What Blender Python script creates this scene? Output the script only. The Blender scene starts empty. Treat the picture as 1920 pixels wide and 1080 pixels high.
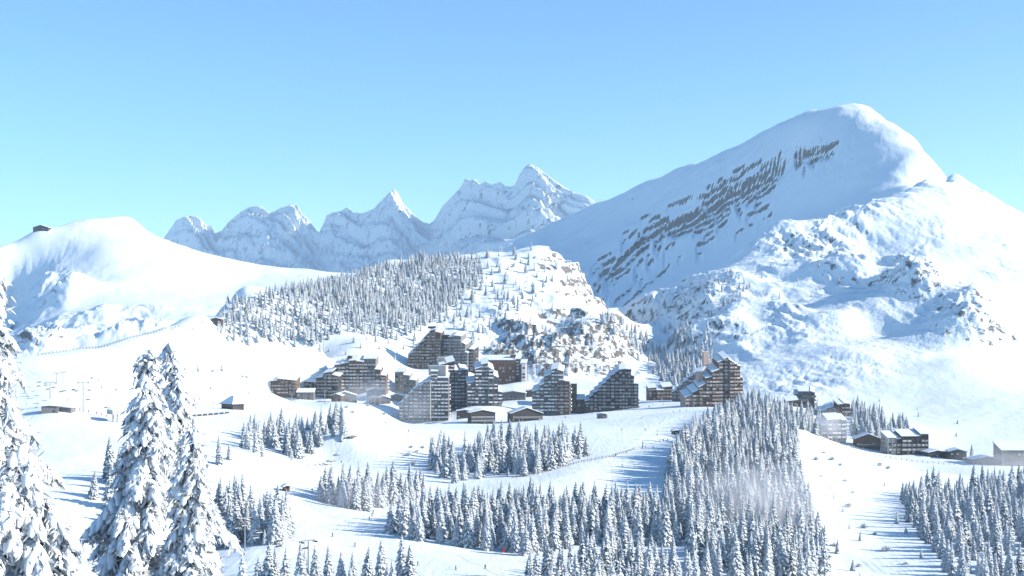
import bpy, bmesh, math, random
import numpy as np
from mathutils import Vector, Matrix

R = math.radians
scene = bpy.context.scene
COL = scene.collection

# ------------------------------------------------------------------ camera
F, HOR = 2637.0, 640.0          # focal length in photo pixels, row of the true horizon
cd = bpy.data.cameras.new("camera")
cd.sensor_width = 36.0
cd.lens = 36.0 * F / 1920.0
cd.shift_y = (HOR - 540.0) / 1920.0
cd.clip_start = 0.5
cd.clip_end = 40000.0
cam = bpy.data.objects.new("camera", cd)
cam.location = (0, 0, 0)
cam.rotation_euler = (R(90), 0, 0)
COL.objects.link(cam)
scene.camera = cam

# ------------------------------------------------------------------ sky and sun
SUN_EL, SUN_AZ = R(24.0), R(10.0)      # azimuth measured from +x towards the camera side
SUN = Vector((math.cos(SUN_EL) * math.cos(SUN_AZ), -math.cos(SUN_EL) * math.sin(SUN_AZ), math.sin(SUN_EL)))
world = bpy.data.worlds.new("World")
scene.world = world
world.use_nodes = True
wn = world.node_tree
wn.nodes.clear()
sky = wn.nodes.new("ShaderNodeTexSky")
sky.sky_type = 'NISHITA'
sky.sun_disc = False
sky.sun_elevation = SUN_EL
sky.sun_rotation = math.atan2(SUN.x, SUN.y)
sky.altitude = 2300
sky.air_density = 1.0
sky.dust_density = 0.0
sky.ozone_density = 5.2
bg = wn.nodes.new("ShaderNodeBackground")
bg.inputs["Strength"].default_value = 0.127
wo = wn.nodes.new("ShaderNodeOutputWorld")
hs = wn.nodes.new("ShaderNodeHueSaturation")          # the photograph's cool, saturated rendering of the whole sky
hs.inputs["Saturation"].default_value = 1.05
tint = wn.nodes.new("ShaderNodeMix"); tint.data_type = 'RGBA'; tint.blend_type = 'MULTIPLY'
tint.inputs[0].default_value = 1.0
tint.inputs[7].default_value = (1.02, 1.12, 1.0, 1.0)
wn.links.new(sky.outputs[0], hs.inputs["Color"])
wn.links.new(hs.outputs[0], tint.inputs[6])
wn.links.new(tint.outputs[2], bg.inputs[0])
wn.links.new(bg.outputs[0], wo.inputs[0])

ld = bpy.data.lights.new("sun", 'SUN')
ld.energy = 5.0
ld.angle = R(0.53)
ld.color = (1.0, 0.91, 0.81)
sun = bpy.data.objects.new("sun", ld)
sun.rotation_euler = (-SUN).to_track_quat('-Z', 'Y').to_euler()
sun.location = SUN * 500
COL.objects.link(sun)

scene.view_settings.view_transform = 'Standard'
scene.view_settings.look = 'None'
scene.view_settings.gamma = 1.0
scene.view_settings.exposure = 0.8
scene.cycles.use_denoising = True
scene.cycles.max_bounces = 5
scene.cycles.diffuse_bounces = 1
scene.cycles.volume_bounces = 1
scene.cycles.volume_max_steps = 128
scene.cycles.transparent_max_bounces = 6

# ------------------------------------------------------------------ helpers
rng = np.random.default_rng(7)
random.seed(7)

def W(px, py, Y):
    """A point of the place: direction from the viewpoint and distance."""
    return ((px - 960.0) / F * Y, Y, (HOR - py) / F * Y)

def PIX(x, y, z):
    return 960.0 + x / y * F, HOR - z / y * F

_perm = np.random.default_rng(3).permutation(4096)
_ang = np.random.default_rng(4).random(4096) * 2 * np.pi
_gx, _gy = np.cos(_ang), np.sin(_ang)

def perlin(x, y):
    x = np.asarray(x, dtype=np.float64); y = np.asarray(y, dtype=np.float64)
    xi = np.floor(x).astype(np.int64); yi = np.floor(y).astype(np.int64)
    xf = x - xi; yf = y - yi
    u = xf * xf * xf * (xf * (xf * 6 - 15) + 10); v = yf * yf * yf * (yf * (yf * 6 - 15) + 10)
    def g(ix, iy, dx, dy):
        h = _perm[(_perm[ix & 4095] + iy) & 4095]
        return _gx[h] * dx + _gy[h] * dy
    a = g(xi, yi, xf, yf); b = g(xi + 1, yi, xf - 1, yf)
    c = g(xi, yi + 1, xf, yf - 1); d = g(xi + 1, yi + 1, xf - 1, yf - 1)
    return (a + u * (b - a)) + v * ((c + u * (d - c)) - (a + u * (b - a)))

def fbm(x, y, o=4, g=0.5):
    s = 0; a = 1.0
    for k in range(o):
        s = s + a * perlin(x * 2 ** k + 17.3 * k, y * 2 ** k - 9.1 * k); a *= g
    return s

def ridged(x, y, o=4, g=0.5):
    s = 0; a = 1.0
    for k in range(o):
        s = s + a * (1 - 2.2 * np.abs(perlin(x * 2 ** k + 31.7 * k, y * 2 ** k + 5.9 * k))); a *= g
    return s

def sstep(a, b, x):
    t = np.clip((x - a) / (b - a), 0, 1)
    return t * t * (3 - 2 * t)

def in_poly(px, py, poly):
    px = np.asarray(px); py = np.asarray(py)
    inside = np.zeros(px.shape, bool)
    n = len(poly)
    for i in range(n):
        x0, y0 = poly[i]; x1, y1 = poly[(i + 1) % n]
        if y0 == y1: continue
        c = ((y0 > py) != (y1 > py)) & (px < (x1 - x0) * (py - y0) / (y1 - y0) + x0)
        inside ^= c
    return inside

def link(o, parent=None):
    COL.objects.link(o)
    if parent is not None: o.parent = parent
    return o

def tag(o, label=None, cat=None, group=None, kind=None):
    if label: o["label"] = label
    if cat: o["category"] = cat
    if group: o["group"] = group
    if kind: o["kind"] = kind
    return o

def empty(name, loc, rz=0.0):
    e = bpy.data.objects.new(name, None)
    e.location = loc; e.rotation_euler = (0, 0, rz)
    e.empty_display_size = 1.0
    return link(e)

def mesh_np(name, v, f, mats, smooth=False, matidx=None):
    """verts (n,3), faces: (m,3) or (m,4) int array."""
    v = np.asarray(v, dtype=np.float32); f = np.asarray(f, dtype=np.int32)
    k = f.shape[1]
    me = bpy.data.meshes.new(name)
    me.vertices.add(len(v)); me.vertices.foreach_set("co", v.ravel())
    me.loops.add(f.size); me.loops.foreach_set("vertex_index", f.ravel())
    me.polygons.add(len(f))
    me.polygons.foreach_set("loop_start", np.arange(0, f.size, k, dtype=np.int32))
    me.polygons.foreach_set("loop_total", np.full(len(f), k, dtype=np.int32))
    if matidx is not None: me.polygons.foreach_set("material_index", np.asarray(matidx, dtype=np.int32))
    me.update(calc_edges=True)
    if smooth: me.polygons.foreach_set("use_smooth", np.ones(len(f), dtype=bool))
    for m in (mats if isinstance(mats, (list, tuple)) else [mats]): me.materials.append(m)
    return me

class MB:
    """collects faces of any size and builds one mesh"""
    def __init__(s): s.v = []; s.f = []; s.m = []
    def poly(s, pts, m=0):
        n = len(s.v); s.v += [tuple(p) for p in pts]; s.f.append(tuple(range(n, n + len(pts)))); s.m.append(m)
    def box(s, x0, x1, y0, y1, z0, z1, m=0):
        n = len(s.v)
        s.v += [(x0, y0, z0), (x1, y0, z0), (x1, y1, z0), (x0, y1, z0), (x0, y0, z1), (x1, y0, z1), (x1, y1, z1), (x0, y1, z1)]
        for q in ((0, 3, 2, 1), (4, 5, 6, 7), (0, 1, 5, 4), (1, 2, 6, 5), (2, 3, 7, 6), (3, 0, 4, 7)):
            s.f.append(tuple(n + i for i in q)); s.m.append(m)
    def hexa(s, p, m=0):
        n = len(s.v); s.v += [tuple(q) for q in p]
        for q in ((0, 3, 2, 1), (4, 5, 6, 7), (0, 1, 5, 4), (1, 2, 6, 5), (2, 3, 7, 6), (3, 0, 4, 7)):
            s.f.append(tuple(n + i for i in q)); s.m.append(m)
    def tube(s, pts, r, k=6, m=0, r1=None, cap=True):
        pts = [Vector(p) for p in pts]; n0 = len(s.v); N = len(pts)
        for i, p in enumerate(pts):
            d = (pts[min(i + 1, N - 1)] - pts[max(i - 1, 0)]).normalized()
            a = Vector((0, 0, 1)) if abs(d.z) < 0.9 else Vector((1, 0, 0))
            u = d.cross(a).normalized(); w = d.cross(u)
            rr = r if r1 is None else r + (r1 - r) * i / max(N - 1, 1)
            for j in range(k):
                t = 2 * math.pi * j / k
                s.v.append(tuple(p + u * (rr * math.cos(t)) + w * (rr * math.sin(t))))
        for i in range(N - 1):
            for j in range(k):
                a = n0 + i * k + j; b = n0 + i * k + (j + 1) % k
                s.f.append((a, b, b + k, a + k)); s.m.append(m)
        if cap:
            s.f.append(tuple(n0 + j for j in range(k))[::-1]); s.m.append(m)
            s.f.append(tuple(n0 + (N - 1) * k + j for j in range(k))); s.m.append(m)
    def prism(s, prof, y0, y1, m=0):
        """profile in x,z extruded along y"""
        n = len(s.v); k = len(prof)
        s.v += [(x, y0, z) for x, z in prof] + [(x, y1, z) for x, z in prof]
        s.f.append(tuple(n + i for i in range(k))); s.m.append(m)
        s.f.append(tuple(n + k + i for i in range(k))[::-1]); s.m.append(m)
        for i in range(k):
            j = (i + 1) % k
            s.f.append((n + j, n + i, n + k + i, n + k + j)); s.m.append(m)
    def mesh(s, name, mats, smooth=False):
        me = bpy.data.meshes.new(name); me.from_pydata(s.v, [], s.f)
        for m in (mats if isinstance(mats, (list, tuple)) else [mats]): me.materials.append(m)
        if any(s.m): me.polygons.foreach_set("material_index", s.m)
        if smooth: me.polygons.foreach_set("use_smooth", [True] * len(s.f))
        me.update()
        return me
    def build(s, name, mats, parent=None, smooth=False):
        return link(bpy.data.objects.new(name, s.mesh(name, mats, smooth)), parent)

# ------------------------------------------------------------------ materials
def new_mat(name):
    m = bpy.data.materials.new(name); m.use_nodes = True
    nt = m.node_tree; b = nt.nodes["Principled BSDF"]
    return m, nt, b

def nd(nt, t, **kw):
    n = nt.nodes.new(t)
    for k, v in kw.items():
        if isinstance(v, (int, float, tuple)) and k in n.inputs.keys(): n.inputs[k].default_value = v
        else: setattr(n, k, v)
    return n

def ramp(nt, src, stops):
    r = nt.nodes.new("ShaderNodeValToRGB"); e = r.color_ramp.elements
    while len(e) < len(stops): e.new(0.5)
    for i, (p, c) in enumerate(stops):
        e[i].position = p; e[i].color = c if len(c) == 4 else (*c, 1)
    nt.links.new(src, r.inputs[0]); return r

def noise(nt, scale, detail=4.0, rough=0.55, vec=None):
    n = nd(nt, "ShaderNodeTexNoise"); n.inputs["Scale"].default_value = scale
    n.inputs["Detail"].default_value = detail; n.inputs["Roughness"].default_value = rough
    if vec is not None: nt.links.new(vec, n.inputs["Vector"])
    return n

def mixc(nt, fac, a, b):
    m = nt.nodes.new("ShaderNodeMix"); m.data_type = 'RGBA'
    for s, v in ((m.inputs[0], fac), (m.inputs[6], a), (m.inputs[7], b)):
        if hasattr(v, "is_output"): nt.links.new(v, s)
        else: s.default_value = v if not isinstance(v, tuple) or len(v) == 4 else (*v, 1)
    return m.outputs[2]

def math_n(nt, op, a, b=None, clamp=False):
    m = nt.nodes.new("ShaderNodeMath"); m.operation = op; m.use_clamp = clamp
    for s, v in ((m.inputs[0], a), (m.inputs[1], b)):
        if v is None: continue
        if hasattr(v, "is_output"): nt.links.new(v, s)
        else: s.default_value = v
    return m.outputs[0]

def simple(name, col, rough=0.8, var=0.25, scale=0.6, spec=0.3, metal=0.0, coords="Object"):
    """plain weathered surface: colour with blotchy variation"""
    m, nt, b = new_mat(name)
    tc = nd(nt, "ShaderNodeTexCoord")
    n = noise(nt, scale, 5, 0.6, tc.outputs[coords])
    c0 = tuple(max(0, c * (1 - var)) for c in col); c1 = tuple(min(1, c * (1 + var)) for c in col)
    r = ramp(nt, n.outputs[0], [(0.3, c0), (0.7, c1)])
    nt.links.new(r.outputs[0], b.inputs["Base Color"])
    b.inputs["Roughness"].default_value = rough; b.inputs["Metallic"].default_value = metal
    b.inputs["Specular IOR Level"].default_value = spec
    return m

SNOW_C = (0.86, 0.87, 0.885)
def snow_mat(name="snow", bump=0.3):
    m, nt, b = new_mat(name)
    geo = nd(nt, "ShaderNodeNewGeometry")
    n = noise(nt, 0.8, 5, 0.6, geo.outputs["Position"])
    r = ramp(nt, n.outputs[0], [(0.3, (0.745, 0.835, 0.89)), (0.7, (0.785, 0.865, 0.905))])
    nt.links.new(r.outputs[0], b.inputs["Base Color"])
    b.inputs["Roughness"].default_value = 0.75; b.inputs["Specular IOR Level"].default_value = 0.2
    bp = nd(nt, "ShaderNodeBump"); bp.inputs["Strength"].default_value = bump; bp.inputs["Distance"].default_value = 0.127
    n2 = noise(nt, 3.0, 4, 0.6, geo.outputs["Position"])
    nt.links.new(n2.outputs[0], bp.inputs["Height"]); nt.links.new(bp.outputs[0], b.inputs["Normal"])
    return m

def terrain_mat(name, rock=(0.16, 0.14, 0.12), rock2=(0.30, 0.26, 0.22), scale=1.0, bump=1.0, tracks=False, fine=1.0):
    """snow over rock; the vertex attribute 'rock' says how bare the ground is"""
    m, nt, b = new_mat(name)
    geo = nd(nt, "ShaderNodeNewGeometry")
    pos = geo.outputs["Position"]
    at = nd(nt, "ShaderNodeAttribute"); at.attribute_name = "rock"
    n1 = noise(nt, 0.05 * fine / scale, 8, 0.68, pos)
    n2 = noise(nt, 0.25 / scale, 5, 0.6, pos)
    a = math_n(nt, 'SUBTRACT', n1.outputs[0], 0.5)
    a = math_n(nt, 'MULTIPLY', a, 2.4)
    a = math_n(nt, 'ADD', a, at.outputs["Fac"])
    bb = math_n(nt, 'SUBTRACT', n2.outputs[0], 0.5)
    bb = math_n(nt, 'MULTIPLY', bb, 0.9)
    a = math_n(nt, 'ADD', a, bb)
    mr = nd(nt, "ShaderNodeMapRange"); mr.interpolation_type = 'SMOOTHSTEP'
    nt.links.new(a, mr.inputs[0]); mr.inputs[1].default_value = 0.72; mr.inputs[2].default_value = 0.95
    n3 = noise(nt, 0.12 / scale, 6, 0.7, pos)
    rc = ramp(nt, n3.outputs[0], [(0.3, rock), (0.7, rock2)])
    n4 = noise(nt, 0.02, 4, 0.5, pos)
    sc = ramp(nt, n4.outputs[0], [(0.3, (0.745, 0.835, 0.89)), (0.7, (0.785, 0.865, 0.905))])
    col = mixc(nt, mr.outputs[0], sc.outputs[0], rc.outputs[0])
    nt.links.new(col, b.inputs["Base Color"])
    b.inputs["Roughness"].default_value = 0.8; b.inputs["Specular IOR Level"].default_value = 0.127
    ar = nd(nt, "ShaderNodeAttribute"); ar.attribute_name = "rough"
    h = math_n(nt, 'MULTIPLY', n2.outputs[0], math_n(nt, 'ADD', math_n(nt, 'MULTIPLY', ar.outputs["Fac"], 1.5 * scale), 0.12 * scale))
    if tracks:
        mp = nd(nt, "ShaderNodeMapping"); mp.inputs["Scale"].default_value = (0.5, 0.06, 0.2); mp.inputs["Rotation"].default_value = (0, 0, 0.7)
        nt.links.new(pos, mp.inputs[0])
        n5 = noise(nt, 1.0, 3, 0.6, mp.outputs[0])
        h = math_n(nt, 'ADD', h, math_n(nt, 'MULTIPLY', n5.outputs[0], 0.8))
    bp = nd(nt, "ShaderNodeBump"); bp.inputs["Strength"].default_value = min(1.0, 0.6 * bump); bp.inputs["Distance"].default_value = 1.0 * scale
    nt.links.new(h, bp.inputs["Height"]); nt.links.new(bp.outputs[0], b.inputs["Normal"])
    return m

M = {}
M['snow'] = snow_mat()
M['valley'] = terrain_mat("valley_snow", bump=0.6, tracks=True)
M['hill'] = terrain_mat("hill_snow_and_rock", rock=(0.07, 0.066, 0.06), rock2=(0.22, 0.20, 0.175), bump=1.0, fine=2.6)
M['mount'] = terrain_mat("mountain_snow_and_rock", rock=(0.06, 0.06, 0.06), rock2=(0.20, 0.19, 0.18), scale=1.3, bump=1.4, fine=2.0)
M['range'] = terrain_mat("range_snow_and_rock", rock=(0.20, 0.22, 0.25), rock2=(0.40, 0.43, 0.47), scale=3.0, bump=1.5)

# ------------------------------------------------------------------ terrain control points
# (px, py, distance, roughness, rock)
CP = []
def cp(rough, rock, *pts):
    for p in pts: CP.append((*W(*p), rough, rock))
def cw(rough, rock, *pts):
    for p in pts: CP.append((*p, rough, rock))
def ridge(rough, rock, pts, back=(), step=60.0):
    """a crest line sampled densely; back = ((distance behind, drop), ...)"""
    P3 = [np.array(W(*p)) for p in pts]
    for a, b in zip(P3[:-1], P3[1:]):
        n = max(1, int(np.linalg.norm(b - a) / step))
        for i in range(n):
            CP.append((*(a + (b - a) * i / n), rough, rock))
    CP.append((*P3[-1], rough, rock))
    for p in P3[::2] if len(P3) > 5 else P3:
        for dy, dz in back:
            CP.append((p[0] * (1 + dy / p[1]), p[1] + dy, p[2] - dz, rough, rock))

# the slope below the viewpoint
cw(.1, 0, (0, 0, -3), (-60, 0, -5), (60, 0, -5), (0, -60, 2), (-60, -60, 2), (60, -60, 2),
   (0, 40, -17), (-40, 42, -18), (40, 40, -18), (-120, 60, -24), (120, 60, -24),
   (0, 150, -46), (-100, 150, -46), (100, 150, -46), (0, 300, -69), (-170, 300, -68), (170, 300, -69), (-300, 200, -50), (300, 200, -50))
# valley floor
cp(.12, 0, (250, 1120, 450), (420, 1090, 450), (700, 1085, 455), (960, 1085, 465), (1150, 1140, 440), (1450, 1150, 430), (1650, 1120, 480), (1950, 1140, 480),
   (-150, 1080, 480), (2200, 1100, 520))
cp(.1, 0, (300, 1050, 520), (540, 1022, 520), (640, 1030, 525), (730, 1010, 545), (960, 1036, 540), (740, 995, 565), (860, 1015, 552), (900, 965, 620), (1100, 965, 635), (1220, 960, 650),
   (500, 960, 590), (600, 965, 610), (660, 985, 580))
cp(.08, 0, (1180, 905, 715), (1230, 865, 775), (1150, 855, 790), (1090, 882, 740), (1265, 815, 890), (1200, 800, 970), (1150, 785, 1080), (1280, 772, 1130), (1130, 773, 1190), (1060, 795, 1040),
   (1000, 910, 700))
cp(.15, 0, (830, 895, 745), (900, 900, 735), (1000, 895, 735), (880, 815, 920), (980, 815, 920), (1085, 862, 790))
cp(.1, 0, (560, 925, 650), (650, 955, 625), (700, 880, 765), (620, 852, 820), (800, 842, 850), (750, 803, 1050), (880, 795, 1120), (680, 960, 640), (790, 935, 680), (560, 875, 740))
cp(.25, .05, (540, 864, 720), (470, 845, 740), (430, 875, 690), (640, 822, 830), (560, 787, 900), (480, 778, 910), (620, 782, 970), (400, 905, 650))
cp(.2, .02, (200, 900, 600), (100, 860, 650), (380, 840, 720), (300, 825, 760), (330, 778, 880), (434, 768, 950), (250, 772, 860), (120, 778, 800), (40, 782, 800), (0, 900, 600), (-150, 850, 680))
cp(.12, 0, (100, 735, 870), (200, 705, 960), (350, 722, 1000), (450, 702, 1140), (550, 692, 1370), (20, 720, 900), (-150, 740, 900), (320, 665, 1090))
ridge(.12, .02, [(-200, 700, 980), (0, 680, 980), (60, 668, 1000), (150, 655, 1050), (250, 632, 1120), (330, 612, 1180), (400, 604, 1240)], back=((90, 12), (200, 40)))
# hill foot and the village shelf
cp(.15, .02, (420, 642, 1250), (500, 655, 1280), (600, 655, 1310), (690, 640, 1400), (755, 652, 1450))
cp(.08, 0, (520, 744, 1270), (600, 752, 1260), (700, 762, 1240), (620, 715, 1310), (700, 697, 1345), (790, 692, 1400), (860, 694, 1400), (760, 792, 1215), (860, 788, 1210), (940, 790, 1190),
   (1030, 778, 1230), (1150, 770, 1260), (1240, 752, 1350), (1340, 764, 1200), (1400, 755, 1220), (960, 722, 1420), (1060, 735, 1380), (650, 775, 1190), (730, 755, 1290))
# the ground is level under every house
cp(.06, 0, (508, 744, 1270), (555, 744, 1270), (556, 750, 1262), (570, 748, 1285), (588, 750, 1262), (627, 735, 1292), (637, 748, 1285), (724, 735, 1292), (740, 739, 1330), (748, 790, 1212), (765, 690, 1400), (780, 739, 1330), (809, 790, 1212), (824, 772, 1245), (827, 690, 1400), (829, 697, 1395), (876, 762, 1228), (877, 772, 1245), (888, 697, 1395), (910, 716, 1390), (941, 762, 1228), (978, 716, 1384), (986, 716, 1384), (986, 716, 1390), (998, 777, 1225), (1066, 776, 1262), (1068, 777, 1225), (1097, 776, 1262), (1216, 751, 1330), (1260, 753, 1290), (1261, 751, 1330), (1284, 764, 1205), (1316, 753, 1290), (1377, 764, 1205), (1474, 762, 1140), (1489, 766, 1150), (1496, 762, 1140), (1527, 766, 1150), (1534, 780, 1130), (1541, 829, 1020), (1571, 780, 1130), (1571, 781, 1125), (1586, 829, 1020), (1593, 781, 1125), (1664, 853, 985), (1741, 853, 985), (1878, 874, 930), (1945, 874, 930),
   (646, 753, 1235), (630, 752, 1225), (704, 745, 1262), (699, 758, 1225), (719, 757, 1240), (744, 752, 1255), (988, 790, 1160), (905, 796, 1150), (872, 784, 1190), (962, 752, 1290), (1002, 744, 1300), (1628, 843, 1005), (1758, 858, 975), (1796, 862, 965), (1850, 872, 940), (405, 611, 1262), (520, 766, 1180), (538, 921, 650), (1268, 815, 905), (1128, 785, 1085), (353, 757, 960), (93, 775, 800), (117, 773, 805), (76, 433, 2490), (435, 766, 930))
# the wooded hill
cp(.45, .1, (800, 605, 1560), (860, 610, 1560), (900, 645, 1500), (900, 560, 1660), (600, 605, 1460), (700, 575, 1570), (820, 545, 1680), (500, 610, 1400), (760, 610, 1500))
cp(.7, .5, (1010, 570, 1660), (960, 600, 1590), (1060, 560, 1700), (980, 520, 1740))
cp(.9, .82, (1030, 700, 1470), (1100, 695, 1475), (1140, 690, 1480), (1100, 640, 1530), (1060, 610, 1600), (960, 690, 1480), (1000, 650, 1530), (1140, 640, 1545))
ridge(.35, .1, [(395, 605, 1290), (415, 580, 1400), (430, 572, 1450), (520, 550, 1560), (640, 525, 1680), (730, 497, 1760), (860, 488, 1800), (950, 478, 1810), (1010, 462, 1810)], back=((120, 25), (280, 70)))
ridge(.6, .6, [(1010, 462, 1810), (1035, 470, 1800), (1055, 495, 1795), (1080, 500, 1790), (1092, 530, 1780), (1100, 552, 1770), (1160, 596, 1730)], back=((80, 40), (200, 90)), step=25)
cp(.35, .12, (1180, 702, 1500), (1210, 660, 1620), (1250, 690, 1560), (1250, 648, 1690), (1290, 720, 1420), (1165, 640, 1590))
# domed mountain
ridge(.25, .06, [(-250, 560, 2450), (-60, 500, 2450), (0, 474, 2450), (30, 455, 2480), (60, 436, 2500), (90, 430, 2510), (140, 416, 2550), (190, 411, 2580), (235, 407, 2600), (252, 413, 2600), (268, 428, 2600),
                (305, 455, 2600), (360, 480, 2600), (430, 499, 2590), (520, 511, 2550), (640, 517, 2450), (720, 522, 2420), (800, 530, 2400)], back=((150, 45), (400, 140)))
cp(.2, .05, (60, 690, 1650), (200, 665, 1750), (350, 625, 1800), (450, 605, 1900), (600, 572, 2080), (720, 545, 2150))
cp(.12, .02, (190, 470, 2380), (260, 520, 2250), (350, 560, 2120), (300, 600, 1950), (420, 545, 2250), (200, 560, 2120))
cp(.8, .3, (110, 560, 2150), (130, 610, 1980), (150, 640, 1850), (200, 630, 1880), (240, 610, 1940))
cp(.6, .15, (50, 560, 2330), (20, 520, 2430), (40, 620, 2150), (70, 650, 1950), (0, 600, 2380), (-60, 620, 2350), (-100, 700, 2000))
# the rocky mountain: lit spur
ridge(.55, .2, [(1150, 592, 1840), (1200, 574, 1850), (1290, 546, 1890), (1380, 492, 1940), (1440, 450, 1970), (1480, 430, 1995), (1520, 441, 2020), (1560, 428, 2050), (1600, 412, 2090), (1650, 395, 2135)], back=((70, 45), (160, 110)))
ridge(.55, .2, [(1650, 395, 2135), (1690, 380, 2170), (1730, 357, 2205), (1750, 364, 2225), (1790, 341, 2260)], back=((60, 22),))
ridge(.35, .15, [(1790, 341, 2260), (1850, 388, 2250), (1920, 446, 2230), (2050, 540, 2200), (2300, 700, 2100)], back=((150, 60), (300, 150)))
def face(rough, rock, *pts):
    """points on the broad face of the lit spur"""
    for px, py, lift in pts:
        Y = -430.0 / ((HOR - py) / F - .162 * (px - 960) / F - .252)
        x, y, z = W(px, py, Y); CP.append((x, y, z + lift, rough, rock))
face(.75, .28, (1300, 640, 0), (1400, 600, 5), (1500, 560, -8), (1600, 520, 8), (1450, 500, 6), (1560, 480, -10), (1350, 560, 0), (1650, 560, -6), (1560, 610, 6), (1480, 620, -6))
face(.35, .1, (1700, 450, 6), (1780, 430, 8), (1660, 470, -10))
cp(.4, .12, (1870, 520, 1760), (1890, 562, 1670))
face(.9, .55, (1830, 570, 0), (1750, 590, -5), (1800, 620, 0), (1700, 560, 8))
face(.6, .27, (1350, 702, 0), (1450, 692, 4), (1500, 732, 0), (1600, 682, 8), (1700, 662, -4), (1640, 620, -8))
face(.12, .02, (1800, 680, 2), (1700, 762, 0), (1800, 765, 0))
cp(.12, .02, (1920, 702, 1357), (1920, 658, 1560), (2000, 660, 1560), (1920, 778, 1180), (2050, 740, 1360), (1860, 690, 1360))
cp(.12, .02, (1610, 784, 1180), (1820, 834, 1070), (1930, 842, 1020), (2200, 850, 1000), (2100, 760, 1200))
cp(.12, .02, (1510, 765, 1170), (1570, 805, 1090), (1640, 835, 1040), (1700, 850, 1010), (1800, 865, 970), (1900, 875, 940), (2100, 900, 900))
# the bowl and the summit
cp(.2, .1, (1165, 592, 2400), (1140, 560, 2800))
cp(.16, .12, (1240, 505, 2900), (1350, 470, 2700), (1450, 425, 2590), (1550, 392, 2500), (1650, 358, 2400), (1705, 352, 2330), (1130, 545, 3000), (1100, 500, 3250),
   (1250, 560, 2520), (1450, 480, 2360), (1600, 420, 2330), (1350, 520, 2450))
cp(.35, .1, (1050, 472, 3500), (1000, 492, 3500), (1100, 450, 3550), (1150, 425, 3500), (1210, 402, 3400), (1000, 510, 3200), (940, 510, 3550), (1050, 450, 3750), (1110, 415, 3720))
cp(.5, .15, (1200, 450, 3180), (1300, 400, 3100), (1400, 380, 2890), (1500, 305, 2830))
ridge(.3, .12, [(1480, 236, 2960), (1530, 250, 2800), (1580, 268, 2680), (1640, 290, 2560), (1700, 318, 2450)])
ridge(.42, .12, [(850, 520, 4100), (960, 482, 4080), (1010, 458, 4050), (1060, 425, 4000), (1125, 386, 3900), (1180, 366, 3780), (1250, 336, 3620), (1290, 318, 3530), (1340, 304, 3420), (1400, 280, 3280), (1450, 250, 3140), (1480, 234, 3070),
                (1530, 213, 3000), (1575, 203, 2920), (1595, 200, 2900), (1615, 203, 2900), (1640, 217, 2880), (1680, 260, 2800), (1710, 280, 2720), (1740, 308, 2600), (1770, 334, 2450)], back=((150, 90), (400, 260)))
# the right-hand spur below the village
cp(.3, .08, (1440, 768, 1030), (1350, 802, 950), (1300, 832, 880), (1480, 795, 970), (1400, 850, 810), (1330, 905, 710), (1250, 935, 675), (1400, 960, 640), (1480, 905, 760), (1350, 1020, 560), (1450, 1040, 550))
cp(.3, .06, (1500, 832, 900), (1600, 842, 960), (1700, 880, 920), (1550, 905, 780), (1700, 925, 780), (1600, 985, 650), (1510, 970, 660), (1750, 955, 720), (1850, 1010, 610), (1900, 935, 750), (1550, 1060, 560), (1680, 1060, 560),
   (2100, 960, 700))
# far surroundings
cw(.2, 0, (-1500, 1200, 80), (1600, 900, 60), (-1500, 300, 40), (1500, 200, 40), (0, -700, 120), (-2600, 2500, 150), (2400, 2600, 300), (600, 5000, 60), (-1200, 4600, 60), (-300, 3000, 70), (-600, 3300, 60), (2400, 4800, 100))

CPA = np.array(CP)
_, _u = np.unique(np.round(CPA[:, :2] / 3.0), axis=0, return_index=True)
CPA = CPA[np.sort(_u)]
C_XY, C_Z, C_RG, C_RK = CPA[:, :2], CPA[:, 2], CPA[:, 3], CPA[:, 4]

def _phi(r2, c): return np.sqrt(r2 + c * c)
RC = 14.0
def _solve():
    d2 = ((C_XY[:, None, :] - C_XY[None, :, :]) ** 2).sum(-1)
    n = len(C_XY)
    A = np.zeros((n + 3, n + 3)); A[:n, :n] = _phi(d2, RC) + np.eye(n) * -0.6
    A[:n, n] = 1; A[:n, n + 1:] = C_XY / 1000.0; A[n, :n] = 1; A[n + 1:, :n] = (C_XY / 1000.0).T
    return np.linalg.solve(A, np.concatenate([C_Z, np.zeros(3)]))
_w = _solve()

def base_height(x, y):
    x = np.asarray(x, float).ravel(); y = np.asarray(y, float).ravel()
    out = np.empty(len(x)); rg = np.empty(len(x)); rk = np.empty(len(x))
    n = len(C_XY)
    for s in range(0, len(x), 20000):
        xx = x[s:s + 20000, None]; yy = y[s:s + 20000, None]
        r2 = ((xx - C_XY[:, 0]) ** 2 + (yy - C_XY[:, 1]) ** 2).astype(np.float32)
        out[s:s + 20000] = np.sqrt(r2 + np.float32(RC * RC)) @ _w[:n].astype(np.float32) + _w[n] + (xx * _w[n + 1] + yy * _w[n + 2])[:, 0] / 1000.0
        wt = 1.0 / (r2 + 400.0); wt *= wt
        sw = wt.sum(1)
        rg[s:s + 20000] = (wt @ C_RG.astype(np.float32)) / sw
        rk[s:s + 20000] = (wt @ C_RK.astype(np.float32)) / sw
    return out, rg, rk

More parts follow.
